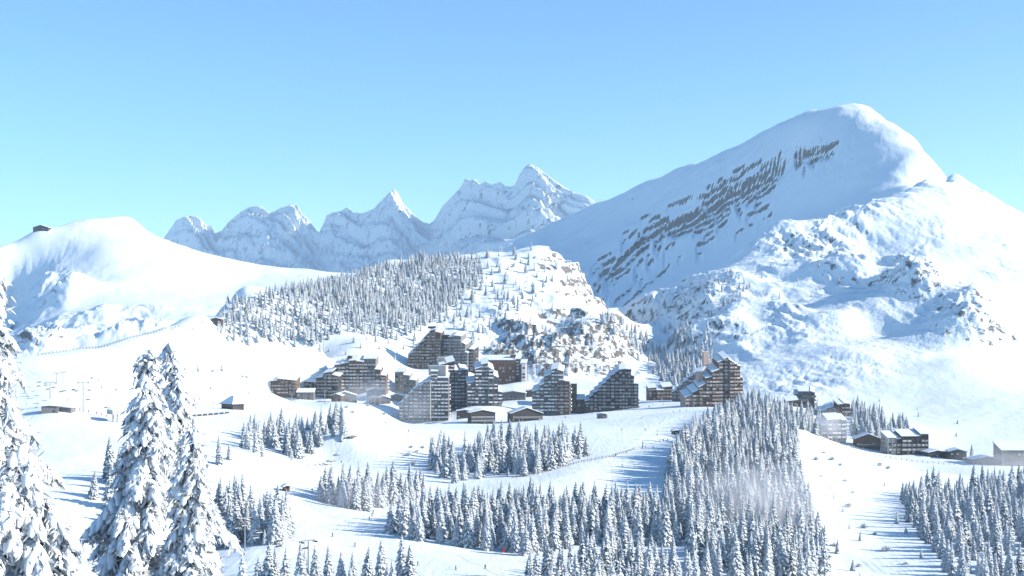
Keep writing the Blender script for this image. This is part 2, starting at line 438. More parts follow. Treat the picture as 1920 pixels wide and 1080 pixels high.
def terrain(x, y):
    """height, bareness at ground points"""
    x = np.asarray(x, float).ravel(); y = np.asarray(y, float).ravel()
    z, rg, rk = base_height(x, y)
    far = sstep(900, 1900, y)
    wx = x + 30 * fbm(x / 160, y / 160, 3); wy = y + 30 * fbm(x / 160 + 40, y / 160, 3)
    fu = 0.87 * wx + 0.5 * wy; fv = -0.5 * wx + 0.87 * wy        # across and along the fall line
    ru = ridged(fu / 150, fv / 420, 5, 0.55)
    r2 = ridged(fu / 48 + 7, fv / 120, 4, 0.6)
    cr = ridged((wx + 0.5 * wy) / 22 + 9, (wy - 0.4 * wx) / 28, 5, 0.72)
    sm = fbm(x / 60, y / 60, 4, 0.5)
    patchy = sstep(-0.3, 0.35, fbm(x / 140 + 60, y / 200, 3))
    amp = rg * rg
    z = z + amp * ((ru - 0.35) * (3 + 17 * far) + patchy * (r2 - 0.3) * (1.5 + 13 * far) + patchy * (cr - 0.3) * (0.6 + 6.5 * far)) + sm * (1.3 + 2.5 * rg) * (0.55 + 0.45 * far)
    # ledges of the rock face behind the village
    lm = sstep(0.38, 0.6, rk) * sstep(1380, 1440, y) * sstep(1950, 1850, y) * sstep(330, 250, x)
    z = z + lm * 3.4 * np.sin((z + 7 * fbm(x / 40, y / 40, 3)) / 15.0 * 6.283)
    z = z + 0.4 * fbm(x / 9, y / 9, 3) * np.clip(rg * 2, 0.35, 1)
    rk = rk + 0.3 * (patchy - 0.5) * np.clip(rg * 1.5, 0, 1)
    return z, rg, rk

def ground_z(x, y):
    return float(terrain([x], [y])[0][0])

# ------------------------------------------------------------------ terrain meshes
BAND = [(1090, 548), (1130, 515), (1185, 470), (1235, 425), (1300, 405), (1350, 375), (1405, 345), (1450, 312), (1520, 285), (1590, 262)]
def band_dist(px, py, line):
    best = np.full(px.shape, 1e9); sd = np.zeros(px.shape)
    for (x0, y0), (x1, y1) in zip(line[:-1], line[1:]):
        dx, dy = x1 - x0, y1 - y0; L2 = dx * dx + dy * dy
        t = np.clip(((px - x0) * dx + (py - y0) * dy) / L2, 0, 1)
        ex, ey = px - (x0 + t * dx), py - (y0 + t * dy)
        d = np.hypot(ex, ey); s = np.sign(dx * ey - dy * ex)
        k = d < best; best = np.where(k, d, best); sd = np.where(k, s * d, sd)
    return sd

def build_terrain():
    u0, u1, NC = -160.0, 2080.0, 960
    px = np.linspace(u0, u1, NC)
    rows = np.concatenate([np.geomspace(6, 400, 50, endpoint=False), np.geomspace(400, 1150, 250, endpoint=False),
                           np.geomspace(1150, 2250, 360, endpoint=False), np.geomspace(2250, 4150, 215, endpoint=False), np.geomspace(4150, 4700, 12)])
    NR = len(rows)
    PXg, Yg = np.meshgrid(px, rows)
    X = (PXg - 960) / F * Yg
    z, rg, rk = terrain(X, Yg)
    z = z.reshape(NR, NC); rg = rg.reshape(NR, NC); rk = rk.reshape(NR, NC)
    pxx, pyy = PIX(X, Yg, z)
    # stratified cliff band across the big mountain's shaded face
    sd = band_dist(pxx, pyy, BAND)
    far = (Yg > 2300)
    n1 = fbm(pxx / 70, pyy / 160, 4, 0.55)
    n2 = fbm(pxx / 22 + 4, pyy / 12, 4, 0.6)
    bandm = np.zeros_like(z)
    zoff = np.zeros_like(z)
    # a pile of tilted rock steps: each one a cliff that fades out below
    for kk, (o_, hgt, wl) in enumerate(((-34, 3, .10), (-24, 4, 0.02), (-14, 7, -.12), (-5, 11, -.22), (5, 9, -.18), (15, 8, -.12), (26, 6, 0.02), (38, 5, .08), (52, 4, .12), (68, 3, .16))):
        s_ = sd - o_ + 9 * n1 + 1.2 * n2
        if kk not in (3, 4): wl_ = wl + 0.5 * sstep(1420, 1500, pxx)
        else: wl_ = wl + 0.2 * sstep(1480, 1560, pxx)
        on = sstep(wl_ - .06, wl_ + 0.14, fbm(pxx / 52 + 7 * kk, 0 * pyy + 3.37 * kk, 4, 0.6) + 0.06) * sstep(1085, 1130, pxx) * sstep(1610, 1540, pxx)
        cl = sstep(-1.5, 2.5, s_)
        zoff -= far * on * hgt * cl * sstep(24, 4, s_)
        bandm = np.maximum(bandm, far * on * sstep(-3.5, -1, s_) * sstep(hgt * .35 + 1.5, hgt * .15 + .4, s_))
    z = z + zoff
    rk = np.maximum(rk, bandm * (0.95 + 0.5 * n2))
    inb = bandm
    # slope from finite differences
    dzx = np.gradient(z, axis=1) / np.gradient(X, axis=1)
    dzy = np.gradient(z, axis=0) / np.gradient(Yg, axis=0)
    nz = 1 / np.sqrt(1 + dzx ** 2 + dzy ** 2)
    rock = rk + 0.62 * sstep(0.82, 0.5, nz) * np.clip(rg * 2.0, 0, 1) + 0.1 * sstep(0.85, 0.6, nz)
    rock = np.where((Yg > 2300) & (inb < 0.05), np.minimum(rock, 0.42), rock)
    rock = np.where((Yg > 1380) & (Yg < 1900) & (pxx > 850) & (pxx < 1190), np.minimum(rock, 0.88), rock)
    rock = np.where((Yg < 2300) & (pxx >= 1190), np.minimum(rock, 0.73), rock)
    rock = np.where(Yg < 1300, np.minimum(rock, 0.4), rock)
    v = np.stack([X, Yg, z], -1).reshape(-1, 3)
    idx = np.arange(NR * NC).reshape(NR, NC)
    q = np.stack([idx[:-1, :-1], idx[:-1, 1:], idx[1:, 1:], idx[1:, :-1]], -1).reshape(-1, 4)
    cxp = (pxx[:-1, :-1]).ravel(); cy = Yg[:-1, :-1].ravel(); cx = X[:-1, :-1].ravel()
    # which piece of the setting a patch of ground belongs to
    reg = np.zeros(len(q), int)
    hill = (cy > 1290 + np.clip((700 - cxp) * 0.1, -60, 60)) & (cy < 2100) & (cxp < 1175) & (cxp > 380 + np.clip((1500 - cy) * -0.12, -40, 60))
    hill &= ~((cxp > 500) & (cxp < 1175) & (cy < 1440))
    reg[hill] = 1
    dome = (cy > 1330) & (cxp < 560 + (cy - 1400) * 0.15) & ~hill
    dome |= (cy >= 2100) & (cxp < 850)
    reg[dome] = 2
    mount = (~dome) & (~hill) & ((cy > 2000) | ((cxp >= 1175) & (cy > 1420 - np.clip((cxp - 1300) * 0.75, 0, 330))))
    reg[mount] = 3
    names = [("valley_ground", 'valley'), ("wooded_hill", 'hill'), ("domed_mountain", 'hill'), ("rocky_mountain", 'mount')]
    labels = ["snow covered valley floor and village shelf with ski runs", "snowy hill with forest and rock face behind the village",
              "broad white domed mountain under the sky", "tall snow mountain with shaded bowl and rock bands"]
    for k, (nm, mk) in enumerate(names):
        f = q[reg == k]
        used = np.unique(f); remap = np.full(len(v), -1); remap[used] = np.arange(len(used))
        me = mesh_np(nm, v[used], remap[f], M[mk], smooth=True)
        a = me.attributes.new("rock", 'FLOAT', 'POINT')
        a.data.foreach_set("value", rock.ravel()[used].astype(np.float32))
        a = me.attributes.new("rough", 'FLOAT', 'POINT')
        a.data.foreach_set("value", rg.ravel()[used].astype(np.float32))
        tag(link(bpy.data.objects.new(nm, me)), labels[k], kind="structure")
    # the ground outside the fan, coarse, so the land goes on in every direction
    g = np.linspace(-1, 1, 60); gx = np.sign(g) * (np.abs(g) ** 1.5) * 4200
    GX, GY = np.meshgrid(gx, gx * 0.75 + 1000)
    zz, _, _ = terrain(GX, GY)
    zz = zz.reshape(GX.shape)
    PXX = 960 + GX / np.maximum(GY, 1) * F
    inside = (GY > 5) & (GY < 4700) & (PXX > u0 - 0) & (PXX < u1)
    ii = np.arange(GX.size).reshape(GX.shape)
    fq = np.stack([ii[:-1, :-1], ii[:-1, 1:], ii[1:, 1:], ii[1:, :-1]], -1).reshape(-1, 4)
    insf = inside.ravel()[fq].all(1)
    vv = np.stack([GX, GY, zz - 3.0], -1).reshape(-1, 3)
    me = mesh_np("surrounding_ground", vv, fq[~insf], M['valley'], smooth=True)
    tag(link(bpy.data.objects.new("surrounding_ground", me)), kind="structure")

build_terrain()

# ------------------------------------------------------------------ the jagged range far behind
CREST = [(60, 520), (200, 500), (300, 455), (312, 440), (330, 413), (348, 405), (362, 404), (375, 409), (384, 420), (397, 422), (402, 437), (415, 433), (430, 415), (450, 398), (468, 388), (488, 386), (503, 396), (512, 398),
         (525, 390), (550, 382), (558, 384), (566, 400), (578, 410), (592, 430), (598, 436), (604, 425), (612, 404), (625, 398), (640, 395), (652, 388), (662, 398), (680, 400), (700, 392), (715, 376), (729, 362), (738, 354), (746, 362), (756, 382), (772, 398),
         (790, 414), (805, 420), (815, 412), (830, 386), (850, 366), (863, 352), (872, 334), (880, 338), (892, 336), (900, 346), (912, 339), (922, 346), (938, 341), (950, 350), (964, 349), (976, 324), (985, 312), (994, 307), (1010, 315), (1035, 335), (1060, 352),
         (1080, 362), (1098, 366), (1110, 374), (1125, 387), (1180, 410), (1300, 440), (1500, 470), (1800, 480), (2150, 500)]
def build_range():
    cpx = np.array([c[0] for c in CREST], float); cpy = np.array([c[1] for c in CREST], float)
    NC = 620
    px = np.concatenate([np.linspace(60, 260, 30, endpoint=False), np.linspace(260, 1180, NC, endpoint=False), np.linspace(1180, 2150, 50)])
    NC = len(px)
    # the range runs away from the viewer towards the left, so its walls look left of the sun
    Yc = 8000 - (px - 300) * 2.6
    Yc = np.clip(Yc, 5600, 8600)
    jag = 70 * perlin(px / 23.0, px * 0 + 3.3) + 30 * perlin(px / 9.0, px * 0 + 7.7)
    Yj = Yc + jag
    py = np.interp(px, cpx, cpy) + 1.6 * perlin(px / 5.0, px * 0 + 1.1) + 0.9 * perlin(px / 2.3, px * 0 + 4.1)
    zc = (HOR - py) / F * (Yc + jag)
    def smooth_(a, k):
        k = int(k)
        if k < 1: return a
        w = np.hanning(2 * k + 3)[1:-1]; w /= w.sum()
        return np.convolve(np.pad(a, k, mode='edge'), w, mode='valid')
    T = np.concatenate([-np.geomspace(900, 3, 170), [0.0], np.geomspace(5, 700, 24)])
    NR = len(T)
    X = np.empty((NR, NC)); Y = np.empty((NR, NC)); Z = np.empty((NR, NC))
    for i, t in enumerate(T):
        Y[i] = smooth_(Yc + jag, min(abs(t) / 5.0, 30)) + t; X[i] = (px - 960) / F * Y[i]
        d = abs(t)
        if t <= 0:
            # cliffs on top, ledges, then open snow slopes
            drop = 0.95 * min(d, 330) + 0.62 * max(0, min(d, 600) - 330) + 0.35 * max(0, d - 600)
        else:
            drop = 1.3 * d
        k_ = min(d / 12.0, 60.0)
        Z[i] = smooth_(zc, k_) - drop
    d = np.abs(T)[:, None]
    # walls lean: buttresses and couloirs, deeper lower down
    a = X + 0.75 * (Y - 6500)             # coordinate along the wall
    wgt = sstep(0, 60, d) * (T[:, None] < 0)
    aw = a + 50 * fbm(a / 300, d / 260 + 0 * a, 3)
    but = ridged(aw / 230, d / 800 + 0.1 * aw / 230, 5, 0.58)
    fine = ridged(aw / 62 + d / 900, d / 240 + 0 * a, 4, 0.62)
    mic = ridged(aw / 24, d / 70 + aw / 300, 3, 0.6)
    Z = Z + wgt * ((but - 0.5) * 84 + (fine - 0.4) * 36 + (mic - 0.4) * 14)
    # a few snow ledges across the walls
    led = perlin(a / 700, (Z + 0.10 * a + 30 * fbm(a / 150, Z / 150, 2)) / 70.0)
    Z = Z + wgt * sstep(0.1, 0.4, led) * 14
    # never above the skyline of its own column
    lim = (HOR - py)[None, :] / F * Y - 1.0
    Z = np.where(T[:, None] != 0, np.minimum(Z, lim), Z)
    v = np.stack([X, Y, Z], -1).reshape(-1, 3)
    idx = np.arange(NR * NC).reshape(NR, NC)
    q = np.stack([idx[:-1, :-1], idx[:-1, 1:], idx[1:, 1:], idx[1:, :-1]], -1).reshape(-1, 4)
    P = np.stack([X, Y, Z], -1)
    cr_ = np.cross(np.gradient(P, axis=1), np.gradient(P, axis=0)); nzr = np.abs(cr_[..., 2]) / (np.linalg.norm(cr_, axis=-1) + 1e-9)
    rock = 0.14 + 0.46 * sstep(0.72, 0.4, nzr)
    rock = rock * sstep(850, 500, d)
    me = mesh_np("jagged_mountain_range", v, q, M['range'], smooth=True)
    at = me.attributes.new("rock", 'FLOAT', 'POINT'); at.data.foreach_set("value", np.broadcast_to(rock, (NR, NC)).ravel().astype(np.float32))
    at = me.attributes.new("rough", 'FLOAT', 'POINT'); at.data.foreach_set("value", np.full(NR * NC, 0.6, np.float32))
    tag(link(bpy.data.objects.new("jagged_mountain_range", me)), "jagged range of shaded blue-white rock teeth on the horizon", kind="structure")
    # the far plain the range stands on
    n = 40
    g = np.linspace(-14000, 14000, n); h = np.linspace(3800, 20000, n)
    GX, GY = np.meshgrid(g, h)
    GZ = -60 + 120 * fbm(GX / 2500, GY / 2500, 3)
    ii = np.arange(n * n).reshape(n, n)
    fq = np.stack([ii[:-1, :-1], ii[:-1, 1:], ii[1:, 1:], ii[1:, :-1]], -1).reshape(-1, 4)
    me = mesh_np("far_ground", np.stack([GX, GY, GZ], -1).reshape(-1, 3), fq, M['snow'], smooth=True)
    tag(link(bpy.data.objects.new("far_ground", me)), kind="structure")
build_range()

# ------------------------------------------------------------------ spruces
def needle_mat(name, frost, dark=(0.020, 0.040, 0.030), mid=(0.05, 0.085, 0.065)):
    m, nt, b = new_mat(name)
    geo = nd(nt, "ShaderNodeNewGeometry"); oi = nd(nt, "ShaderNodeObjectInfo")
    n1 = noise(nt, 1.1, 4, 0.65, geo.outputs["Position"])
    n2 = noise(nt, 6.0, 3, 0.6, geo.outputs["Position"])
    g = ramp(nt, n1.outputs[0], [(0.3, dark), (0.7, mid)])
    a = math_n(nt, 'ADD', n2.outputs[0], math_n(nt, 'MULTIPLY', math_n(nt, 'SUBTRACT', oi.outputs["Random"], 0.5), 0.22))
    mr = nd(nt, "ShaderNodeMapRange"); mr.interpolation_type = 'SMOOTHSTEP'
    nt.links.new(a, mr.inputs[0]); mr.inputs[1].default_value = 0.62 - frost * 0.4; mr.inputs[2].default_value = 0.80 - frost * 0.4
    c = mixc(nt, mr.outputs[0], g.outputs[0], (0.62, 0.66, 0.68))
    nt.links.new(c, b.inputs["Base Color"])
    b.inputs["Roughness"].default_value = 0.8; b.inputs["Specular IOR Level"].default_value = 0.2
    return m
M['needle'] = needle_mat("frosted_spruce_needles", 0.6, (0.025, 0.05, 0.05), (0.06, 0.10, 0.095))
M['needle_near'] = needle_mat("rimed_spruce_needles", 0.88, (0.10, 0.11, 0.095), (0.28, 0.29, 0.26))
M['bark'] = simple("spruce_bark", (0.09, 0.065, 0.05), 0.9, 0.4, 4.0)
M['tsnow'] = simple("snow_on_branches", (0.775, 0.845, 0.89), 0.7, 0.05, 2.0, spec=0.2)

def spruce_meshes(seed, H=20.0, rad=3.3, levels=24, per=8, ragged=0.25):
    r = random.Random(seed)
    nv, nf, sv, sf = [], [], [], []
    lean = r.uniform(-.25, .25), r.uniform(-.25, .25)
    z = 0.07 * H
    lv = 0
    while z < H * 0.985:
        t = z / H
        Rr = rad * (1 - t) ** 0.76 * (1.0 if t > 0.15 else 0.75 + t * 1.6)
        nb = per if t < 0.75 else max(4, per - 3)
        a0 = r.uniform(0, 6.28)
        for k in range(nb):
            az = a0 + 6.283 * k / nb + r.uniform(-.25, .25)
            L = max(0.18, Rr * r.uniform(1 - ragged, 1 + ragged * 0.6))
            dx, dy = math.cos(az), math.sin(az); sx, sy = -dy, dx
            zb = z + r.uniform(-.25, .25) * H / levels
            dr0 = r.uniform(.12, .32) - 0.3 * max(0, t - 0.6); dr1 = r.uniform(.28, .55)
            wmax = L * r.uniform(.26, .38) + 0.10
            ST = (0.05, 0.3, 0.5, 0.7, 0.86, 1.0)
            base = len(nv); cx = lean[0] * t, lean[1] * t
            cen = []
            for i, s in enumerate(ST):
                w = wmax * (0.35, 0.8, 1.0, .8, .5, .03)[i] * (1.0 if i % 2 else .78) * r.uniform(.8, 1.2)
                zz = zb - L * (dr0 * s + dr1 * s * s)
                px, py = cx[0] + dx * L * s, cx[1] + dy * L * s
                cen.append((px, py, zz, w))
                dn = w * r.uniform(.35, .8)
                nv += [(px, py, zz), (px + sx * w, py + sy * w, zz - dn), (px - sx * w, py - sy * w, zz - dn * r.uniform(.7, 1.3))]
            for i in range(len(ST) - 1):
                a = base + 3 * i; b = a + 3
                nf += [(a, b, b + 1), (a, b + 1, a + 1), (a, a + 2, b + 2), (a, b + 2, b)]
            # ragged hanging shoots
            for i in (1, 2, 3, 4):
                px, py, zz, w = cen[i]
                for sg in (-1, 1):
                    q = len(nv); h = r.uniform(.5, 1.1) * (0.25 + 0.22 * L)
                    ox, oy = px + sx * w * sg * .9, py + sy * w * sg * .9
                    nv += [(ox - dx * .16 * L * .6, oy - dy * .16 * L * .6, zz - w * .5), (ox + dx * .16 * L * .6, oy + dy * .16 * L * .6, zz - w * .55), (ox + dx * .1 * L + sx * sg * .06, oy + dy * .1 * L + sy * sg * .06, zz - w * .5 - h)]
                    nf.append((q, q + 1, q + 2))
            # snow lying on the branch
            if r.random() < 0.94:
                base = len(sv); cov = r.uniform(.62, .95)
                n = 0
                for i, s in enumerate(ST):
                    if i == 0 and t < .9: pass
                    px, py, zz, w = cen[i]
                    hh = (0.05 + 0.11 * L * (0.6, .9, 1, .9, .6, .15)[i]) * r.uniform(.6, 1.35)
                    ww = w * cov * r.uniform(.75, 1.15)
                    sv += [(px, py, zz + hh), (px + sx * ww, py + sy * ww, zz - ww * .42 + hh * .35), (px - sx * ww, py - sy * ww, zz - ww * .42 + hh * .35)]
                    n += 1
                for i in range(n - 1):
                    a = base + 3 * i; b = a + 3
                    sf += [(a, b, b + 1), (a, b + 1, a + 1), (a, a + 2, b + 2), (a, b + 2, b)]
        z += H / levels * (1.15 - 0.45 * t) * r.uniform(.85, 1.15)
    # dark inner mass and tip
    k = 8; base = len(nv)
    for i in range(10):
        t = 0.06 + 0.92 * i / 9
        for j in range(k):
            rr = rad * 0.42 * (1 - t) ** .82 * r.uniform(.7, 1.25)
            nv.append((lean[0] * t + rr * math.cos(6.283 * j / k), lean[1] * t + rr * math.sin(6.283 * j / k), H * t))
    for i in range(9):
        for j in range(k):
            a = base + i * k + j; b = base + i * k + (j + 1) % k
            nf += [(a, b, b + k), (a, b + k, a + k)]
    base = len(sv)
    sv += [(lean[0] + .12, lean[1], H * .965), (lean[0] - .06, lean[1] + .1, H * .965), (lean[0] - .06, lean[1] - .1, H * .965), (lean[0], lean[1], H * 1.01)]
    sf += [(base, base + 1, base + 3), (base + 1, base + 2, base + 3), (base + 2, base, base + 3)]
    tb = MB(); tb.tube([(0, 0, -1.0), (lean[0] * .3, lean[1] * .3, H * .3), (lean[0], lean[1], H * .95)], 0.30, 7, r1=0.03)
    return (tb.mesh("trunk", M['bark'], True), mesh_np("crown", nv, nf, M['needle']), mesh_np("snow", sv, sf, M['tsnow'], smooth=True))

PROTO = [spruce_meshes(100 + i, 20.0, rd, lv, pr, rg_) for i, (rd, lv, pr, rg_) in enumerate(
    [(4.3, 22, 8, .22), (3.6, 23, 8, .3), (4.8, 21, 9, .25), (3.3, 24, 8, .28), (4.2, 20, 8, .38), (3.9, 24, 9, .2), (3.4, 17, 6, .6), (4.6, 19, 7, .5)])]

# where the trees stand: outline of the foot of each stand, distance range, spacing, heights, thinning
STANDS = [
 ("hill", [(412, 600), (425, 575), (520, 552), (640, 527), (730, 499), (800, 488), (870, 486), (900, 492), (905, 520), (862, 560), (830, 590), (800, 610), (740, 640), (690, 628), (650, 622), (610, 640), (560, 655), (500, 648), (430, 645), (408, 625)], (1230, 1950), 6.0, (8, 15), .06),
 ("hill_thin", [(880, 488), (1000, 468), (1050, 510), (1010, 560), (930, 610), (870, 660), (790, 650), (760, 655), (840, 560)], (1400, 1900), 13, (8, 16), .5),
 ("hill_foot", [(880, 620), (1000, 560), (1100, 600), (1150, 640), (1000, 700), (890, 700)], (1400, 1760), 17, (5, 11), .55),
 ("meadow", [(560, 655), (690, 635), (760, 650), (740, 690), (640, 668)], (1250, 1480), 17, (5, 10), .45),
 ("gully", [(1120, 590), (1165, 604), (1240, 660), (1290, 725), (1255, 730), (1190, 670), (1140, 620)], (1400, 1820), 10, (9, 15), .3),
 ("gully_far", [(1235, 660), (1290, 620), (1340, 620), (1335, 680), (1300, 720), (1270, 720)], (1380, 1900), 9, (11, 17), .15),
 ("spur_crest", [(1200, 590), (1290, 552), (1370, 505), (1410, 540), (1360, 590), (1310, 620), (1240, 625)], (1650, 2075), 13, (7, 12), .35),
 ("slope_scatter", [(1400, 540), (1480, 450), (1600, 480), (1560, 560), (1440, 640), (1380, 620)], (1650, 2080), 40, (6, 11), .4),
 ("lower_slope", [(1640, 760), (1660, 740), (1800, 770), (1890, 810), (1800, 830), (1700, 790)], (1050, 1320), 45, (3, 6), .6),
 ("knoll", [(452, 840), (475, 815), (560, 806), (640, 800), (652, 815), (600, 842), (548, 864), (515, 842), (480, 850)], (700, 1000), 6.8, (12, 18), .08),
 ("left_wood", [(362, 1005), (368, 978), (400, 962), (450, 960), (525, 985), (546, 1012), (500, 1026), (430, 1026), (385, 1042)], (480, 680), 5.4, (13, 19), -.1),
 ("far_left", [(150, 960), (200, 900), (330, 880), (365, 900), (360, 985), (250, 1000)], (520, 680), 9, (12, 18), .25),
 ("haze_clump", [(598, 938), (620, 928), (700, 925), (785, 922), (802, 932), (745, 946), (690, 960), (640, 952)], (620, 780), 5.6, (12, 18), .05),
 ("grove_left", [(803, 875), (828, 852), (852, 866), (905, 868), (912, 894), (860, 908), (828, 896)], (700, 960), 8.0, (14, 20), .12),
 ("grove", [(885, 862), (900, 842), (960, 832), (1050, 838), (1092, 846), (1104, 856), (1000, 892), (930, 895), (895, 872)], (720, 1060), 7.0, (14, 20), .10),
 ("middle_wood", [(724, 1000), (760, 985), (840, 970), (960, 960), (1100, 962), (1200, 966), (1280, 972), (1330, 990), (1300, 1020), (1240, 1025), (1100, 1022), (985, 1042), (860, 1024), (780, 1014)], (530, 740), 5.7, (12, 18), .04),
 ("near_wood", [(984, 1130), (1000, 1108), (1090, 1078), (1170, 1066), (1240, 1086), (1290, 1120), (1320, 1175), (1000, 1195)], (380, 545), 5.0, (14, 19), .02),
 ("spur_wood", [(1240, 940), (1262, 880), (1300, 835), (1345, 795), (1385, 770), (1440, 752), (1475, 765), (1495, 830), (1490, 890), (1520, 960), (1545, 1040), (1545, 1090), (1300, 1100), (1290, 1010)], (470, 1080), 6.2, (12, 18), .08),
 ("spur_wood", [(1252, 905), (1270, 872), (1298, 838), (1345, 798), (1368, 788), (1335, 832), (1305, 872), (1285, 912)], (660, 1000), 4.8, (15, 20), -.1),
 ("village_trees", [(1485, 800), (1500, 775), (1535, 770), (1548, 805), (1515, 825)], (960, 1200), 8.5, (10, 15), .2),
 ("village_wood", [(1592, 812), (1598, 775), (1640, 785), (1700, 806), (1708, 832), (1665, 838), (1625, 828)], (1000, 1220), 7.0, (11, 17), .1),
 ("right_wood", [(1692, 935), (1760, 925), (1850, 920), (1960, 912), (1980, 1130), (1810, 1130), (1745, 1030), (1705, 975)], (480, 960), 8.0, (11, 17), .2),
 ("bottom_left", [(415, 1135), (470, 1100), (560, 1085), (640, 1098), (760, 1108), (740, 1140), (430, 1160)], (420, 530), 7.5, (12, 17), .2),
 ("right_scrub", [(1560, 900), (1700, 900), (1740, 1010), (1760, 1090), (1560, 1090), (1520, 960)], (480, 900), 30, (2.5, 6), .5),
]
STAND_LABEL = {
 "knoll": "snow-laden spruce on the knoll left of the village road", "left_wood": "snow-laden spruce in the dark stand left of the lower ski run",
 "far_left": "snow-laden spruce in the valley between the big snow-plastered foreground trees", "haze_clump": "pale frosted spruce in the misty clump beside the middle ski run",
 "grove_left": "snow-laden spruce at the thin end of the grove below the village", "grove": "snow-laden spruce in the grove directly below the village",
 "middle_wood": "snow-laden spruce in the wide wood behind the lower ski run", "near_wood": "frosted spruce in the rounded clump at the bottom edge",
 "spur_wood": "snow-laden spruce on the steep misty spur below the tall tower block", "right_wood": "frosted spruce in the thin wood at the lower right corner",
 "bottom_left": "snow-laden spruce standing alone on the lower run at the bottom edge", "village_trees": "frosted spruce beside the grey block on the steep slope",
 "village_wood": "frosted spruce in the strip between the chalets and the white slope", "right_scrub": "small snow-covered spruce on the open gully slope",
 "hill": "frosted spruce in the forest on the hill behind the village",
}
def scatter():
    out = []
    rs = np.random.default_rng(21)
    for name, poly, (y0, y1), sp, (h0, h1), thin in STANDS:
        sp *= .9; h0 *= .9; h1 *= .92
        P = np.array(poly, float)
        xa = (P[:, 0].min() - 960) / F; xb = (P[:, 0].max() - 960) / F
        w = max(abs(xb - xa) * (y0 + y1) / 2, 30); n = int(w * (y1 - y0) / (sp * sp) * 9) + 300
        n = min(n, 60000)
        y = np.sqrt(rs.uniform(y0 * y0, y1 * y1, n)); x = rs.uniform(xa, xb, n) * y
        z, rg, rk = terrain(x, y)
        px, py = PIX(x, y, z)
        ok = in_poly(px, py, poly)
        dens = fbm(x / 45 + 5, y / 45, 3)
        ok &= (dens + rs.uniform(-.25, .25, n)) > (-0.75 + thin * 1.6)
        grid = {}
        for i in np.nonzero(ok)[0]:
            s = sp * rs.uniform(.75, 1.25)
            gx, gy = int(x[i] // sp), int(y[i] // sp)
            if any((x[i] - a) ** 2 + (y[i] - b) ** 2 < s * s for ix in (-1, 0, 1) for iy in (-1, 0, 1) for a, b in grid.get((gx + ix, gy + iy), ())): continue
            grid.setdefault((gx, gy), []).append((x[i], y[i]))
            h = (h0 + (h1 - h0) * rs.beta(2.0, 1.8)) * float(np.clip(rs.normal(1.0, .14), .6, 1.3))
            if rs.random() < .16: h *= rs.uniform(.4, .7)
            out.append((x[i], y[i], z[i], h, name))
    return out
TREES = scatter()
# trees the photograph lets one place singly: (px, py of foot, distance, height)
SINGLES = [((755, 1083, 452), 15.5, "one of two spruces leaning together alone on the lower run, taller one"), ((768, 1086, 448), 13, "one of two spruces leaning together alone on the lower run, shorter one"),
           ((492, 866, 715), 5.5, "lone little spruce on the blue shaded snow by the knoll"), ((411, 872, 690), 15, "tall slim spruce on the slope beside the snow-plastered foreground trees"),
           ((430, 862, 700), 9, "shorter spruce next to the tall slim one left of the knoll"), ((618, 912, 640), 10, "lone dark spruce at the near edge of the misty clump"),
           ((372, 655, 1060), 7, "small lone spruce on the open white slope below the hill forest"), ((361, 662, 1050), 4, "tiny fir on the open white slope beside a lone spruce"), ((416, 648, 1100), 7, "small spruce in front of the corner of the hill forest"),
           ((1822, 848, 990), 11, "single frosted spruce in front of the low chalets on the valley road"), ((300, 790, 830), 5, "little snowy fir beside the lift station"),
           ((855, 1010, 556), 8, "small full spruce standing before the wide wood, left one"), ((878, 1022, 548), 9, "small full spruce standing before the wide wood, right one")]
SINGLE_AT = []
for (p, h, lb) in SINGLES:
    x, y, _ = W(*p)
    TREES.append((x, y, ground_z(x, y), h, "single:" + lb))
# which trees show most: paint near to far
def rank_visible():
    Wd, Hd = 960, 540
    buf = np.zeros((Hd, Wd), bool); vis = np.zeros(len(TREES))
    for i in sorted(range(len(TREES)), key=lambda i: TREES[i][1]):
        x, y, z, h, nm = TREES[i]
        px, py = PIX(x, y, z); hp = h / y * F
        x0, yb, hp = px / 2, py / 2, hp / 2; wd = hp * 0.17
        ya, ye = int(max(0, yb - hp)), int(min(Hd - 1, yb))
        for j in range(ya, ye + 1):
            f = (j - (yb - hp)) / max(hp, 1)
            a, b = int(max(0, x0 - wd * f)), int(min(Wd - 1, x0 + wd * f))
            if b >= a:
                vis[i] += (~buf[j, a:b + 1]).sum(); buf[j, a:b + 1] = True
    return vis
VIS = rank_visible()
order = np.argsort(-VIS)
single_idx = [i for i, t in enumerate(TREES) if t[4].startswith("single:")]
own = list(single_idx) + [i for i in order if i not in single_idx and VIS[i] > 0][:300 - len(single_idx)]
own_set = set(own)
rt = random.Random(5)
ENDS = {}
for nm_ in STAND_LABEL:
    ii_ = [i for i, t in enumerate(TREES) if t[4] == nm_]
    if len(ii_) > 3:
        xs_ = [PIX(*TREES[i][:3])[0] for i in ii_]
        if min(xs_) > 20: ENDS[ii_[int(np.argmin(xs_))]] = "leftmost "
        if max(xs_) < 1900: ENDS[ii_[int(np.argmax(xs_))]] = "rightmost "
FIRST = {}
for i in own:
    x, y, z, h, nm = TREES[i]
    k = rt.randrange(len(PROTO))
    e = empty("spruce_tree", (x, y, z - 0.1), rt.uniform(0, 6.28))
    s = h / 20.0; ws = s * rt.uniform(.9, 1.2)
    e.scale = (ws, ws, s); e.rotation_euler = (rt.gauss(0, .025), rt.gauss(0, .025), rt.uniform(0, 6.28))
    if nm.startswith("single:"): tag(e, nm[7:], "tree", "spruces standing by themselves")
    else: tag(e, ENDS.get(i, "") + STAND_LABEL.get(nm, "frosted spruce on the snowy slope"), "tree", "spruces: " + nm.replace("_", " "))
    parts = []
    for pn, me in zip(("trunk", "crown", "snow"), PROTO[k]):
        parts.append(link(bpy.data.objects.new(pn, me), e))
    FIRST.setdefault(k, parts)

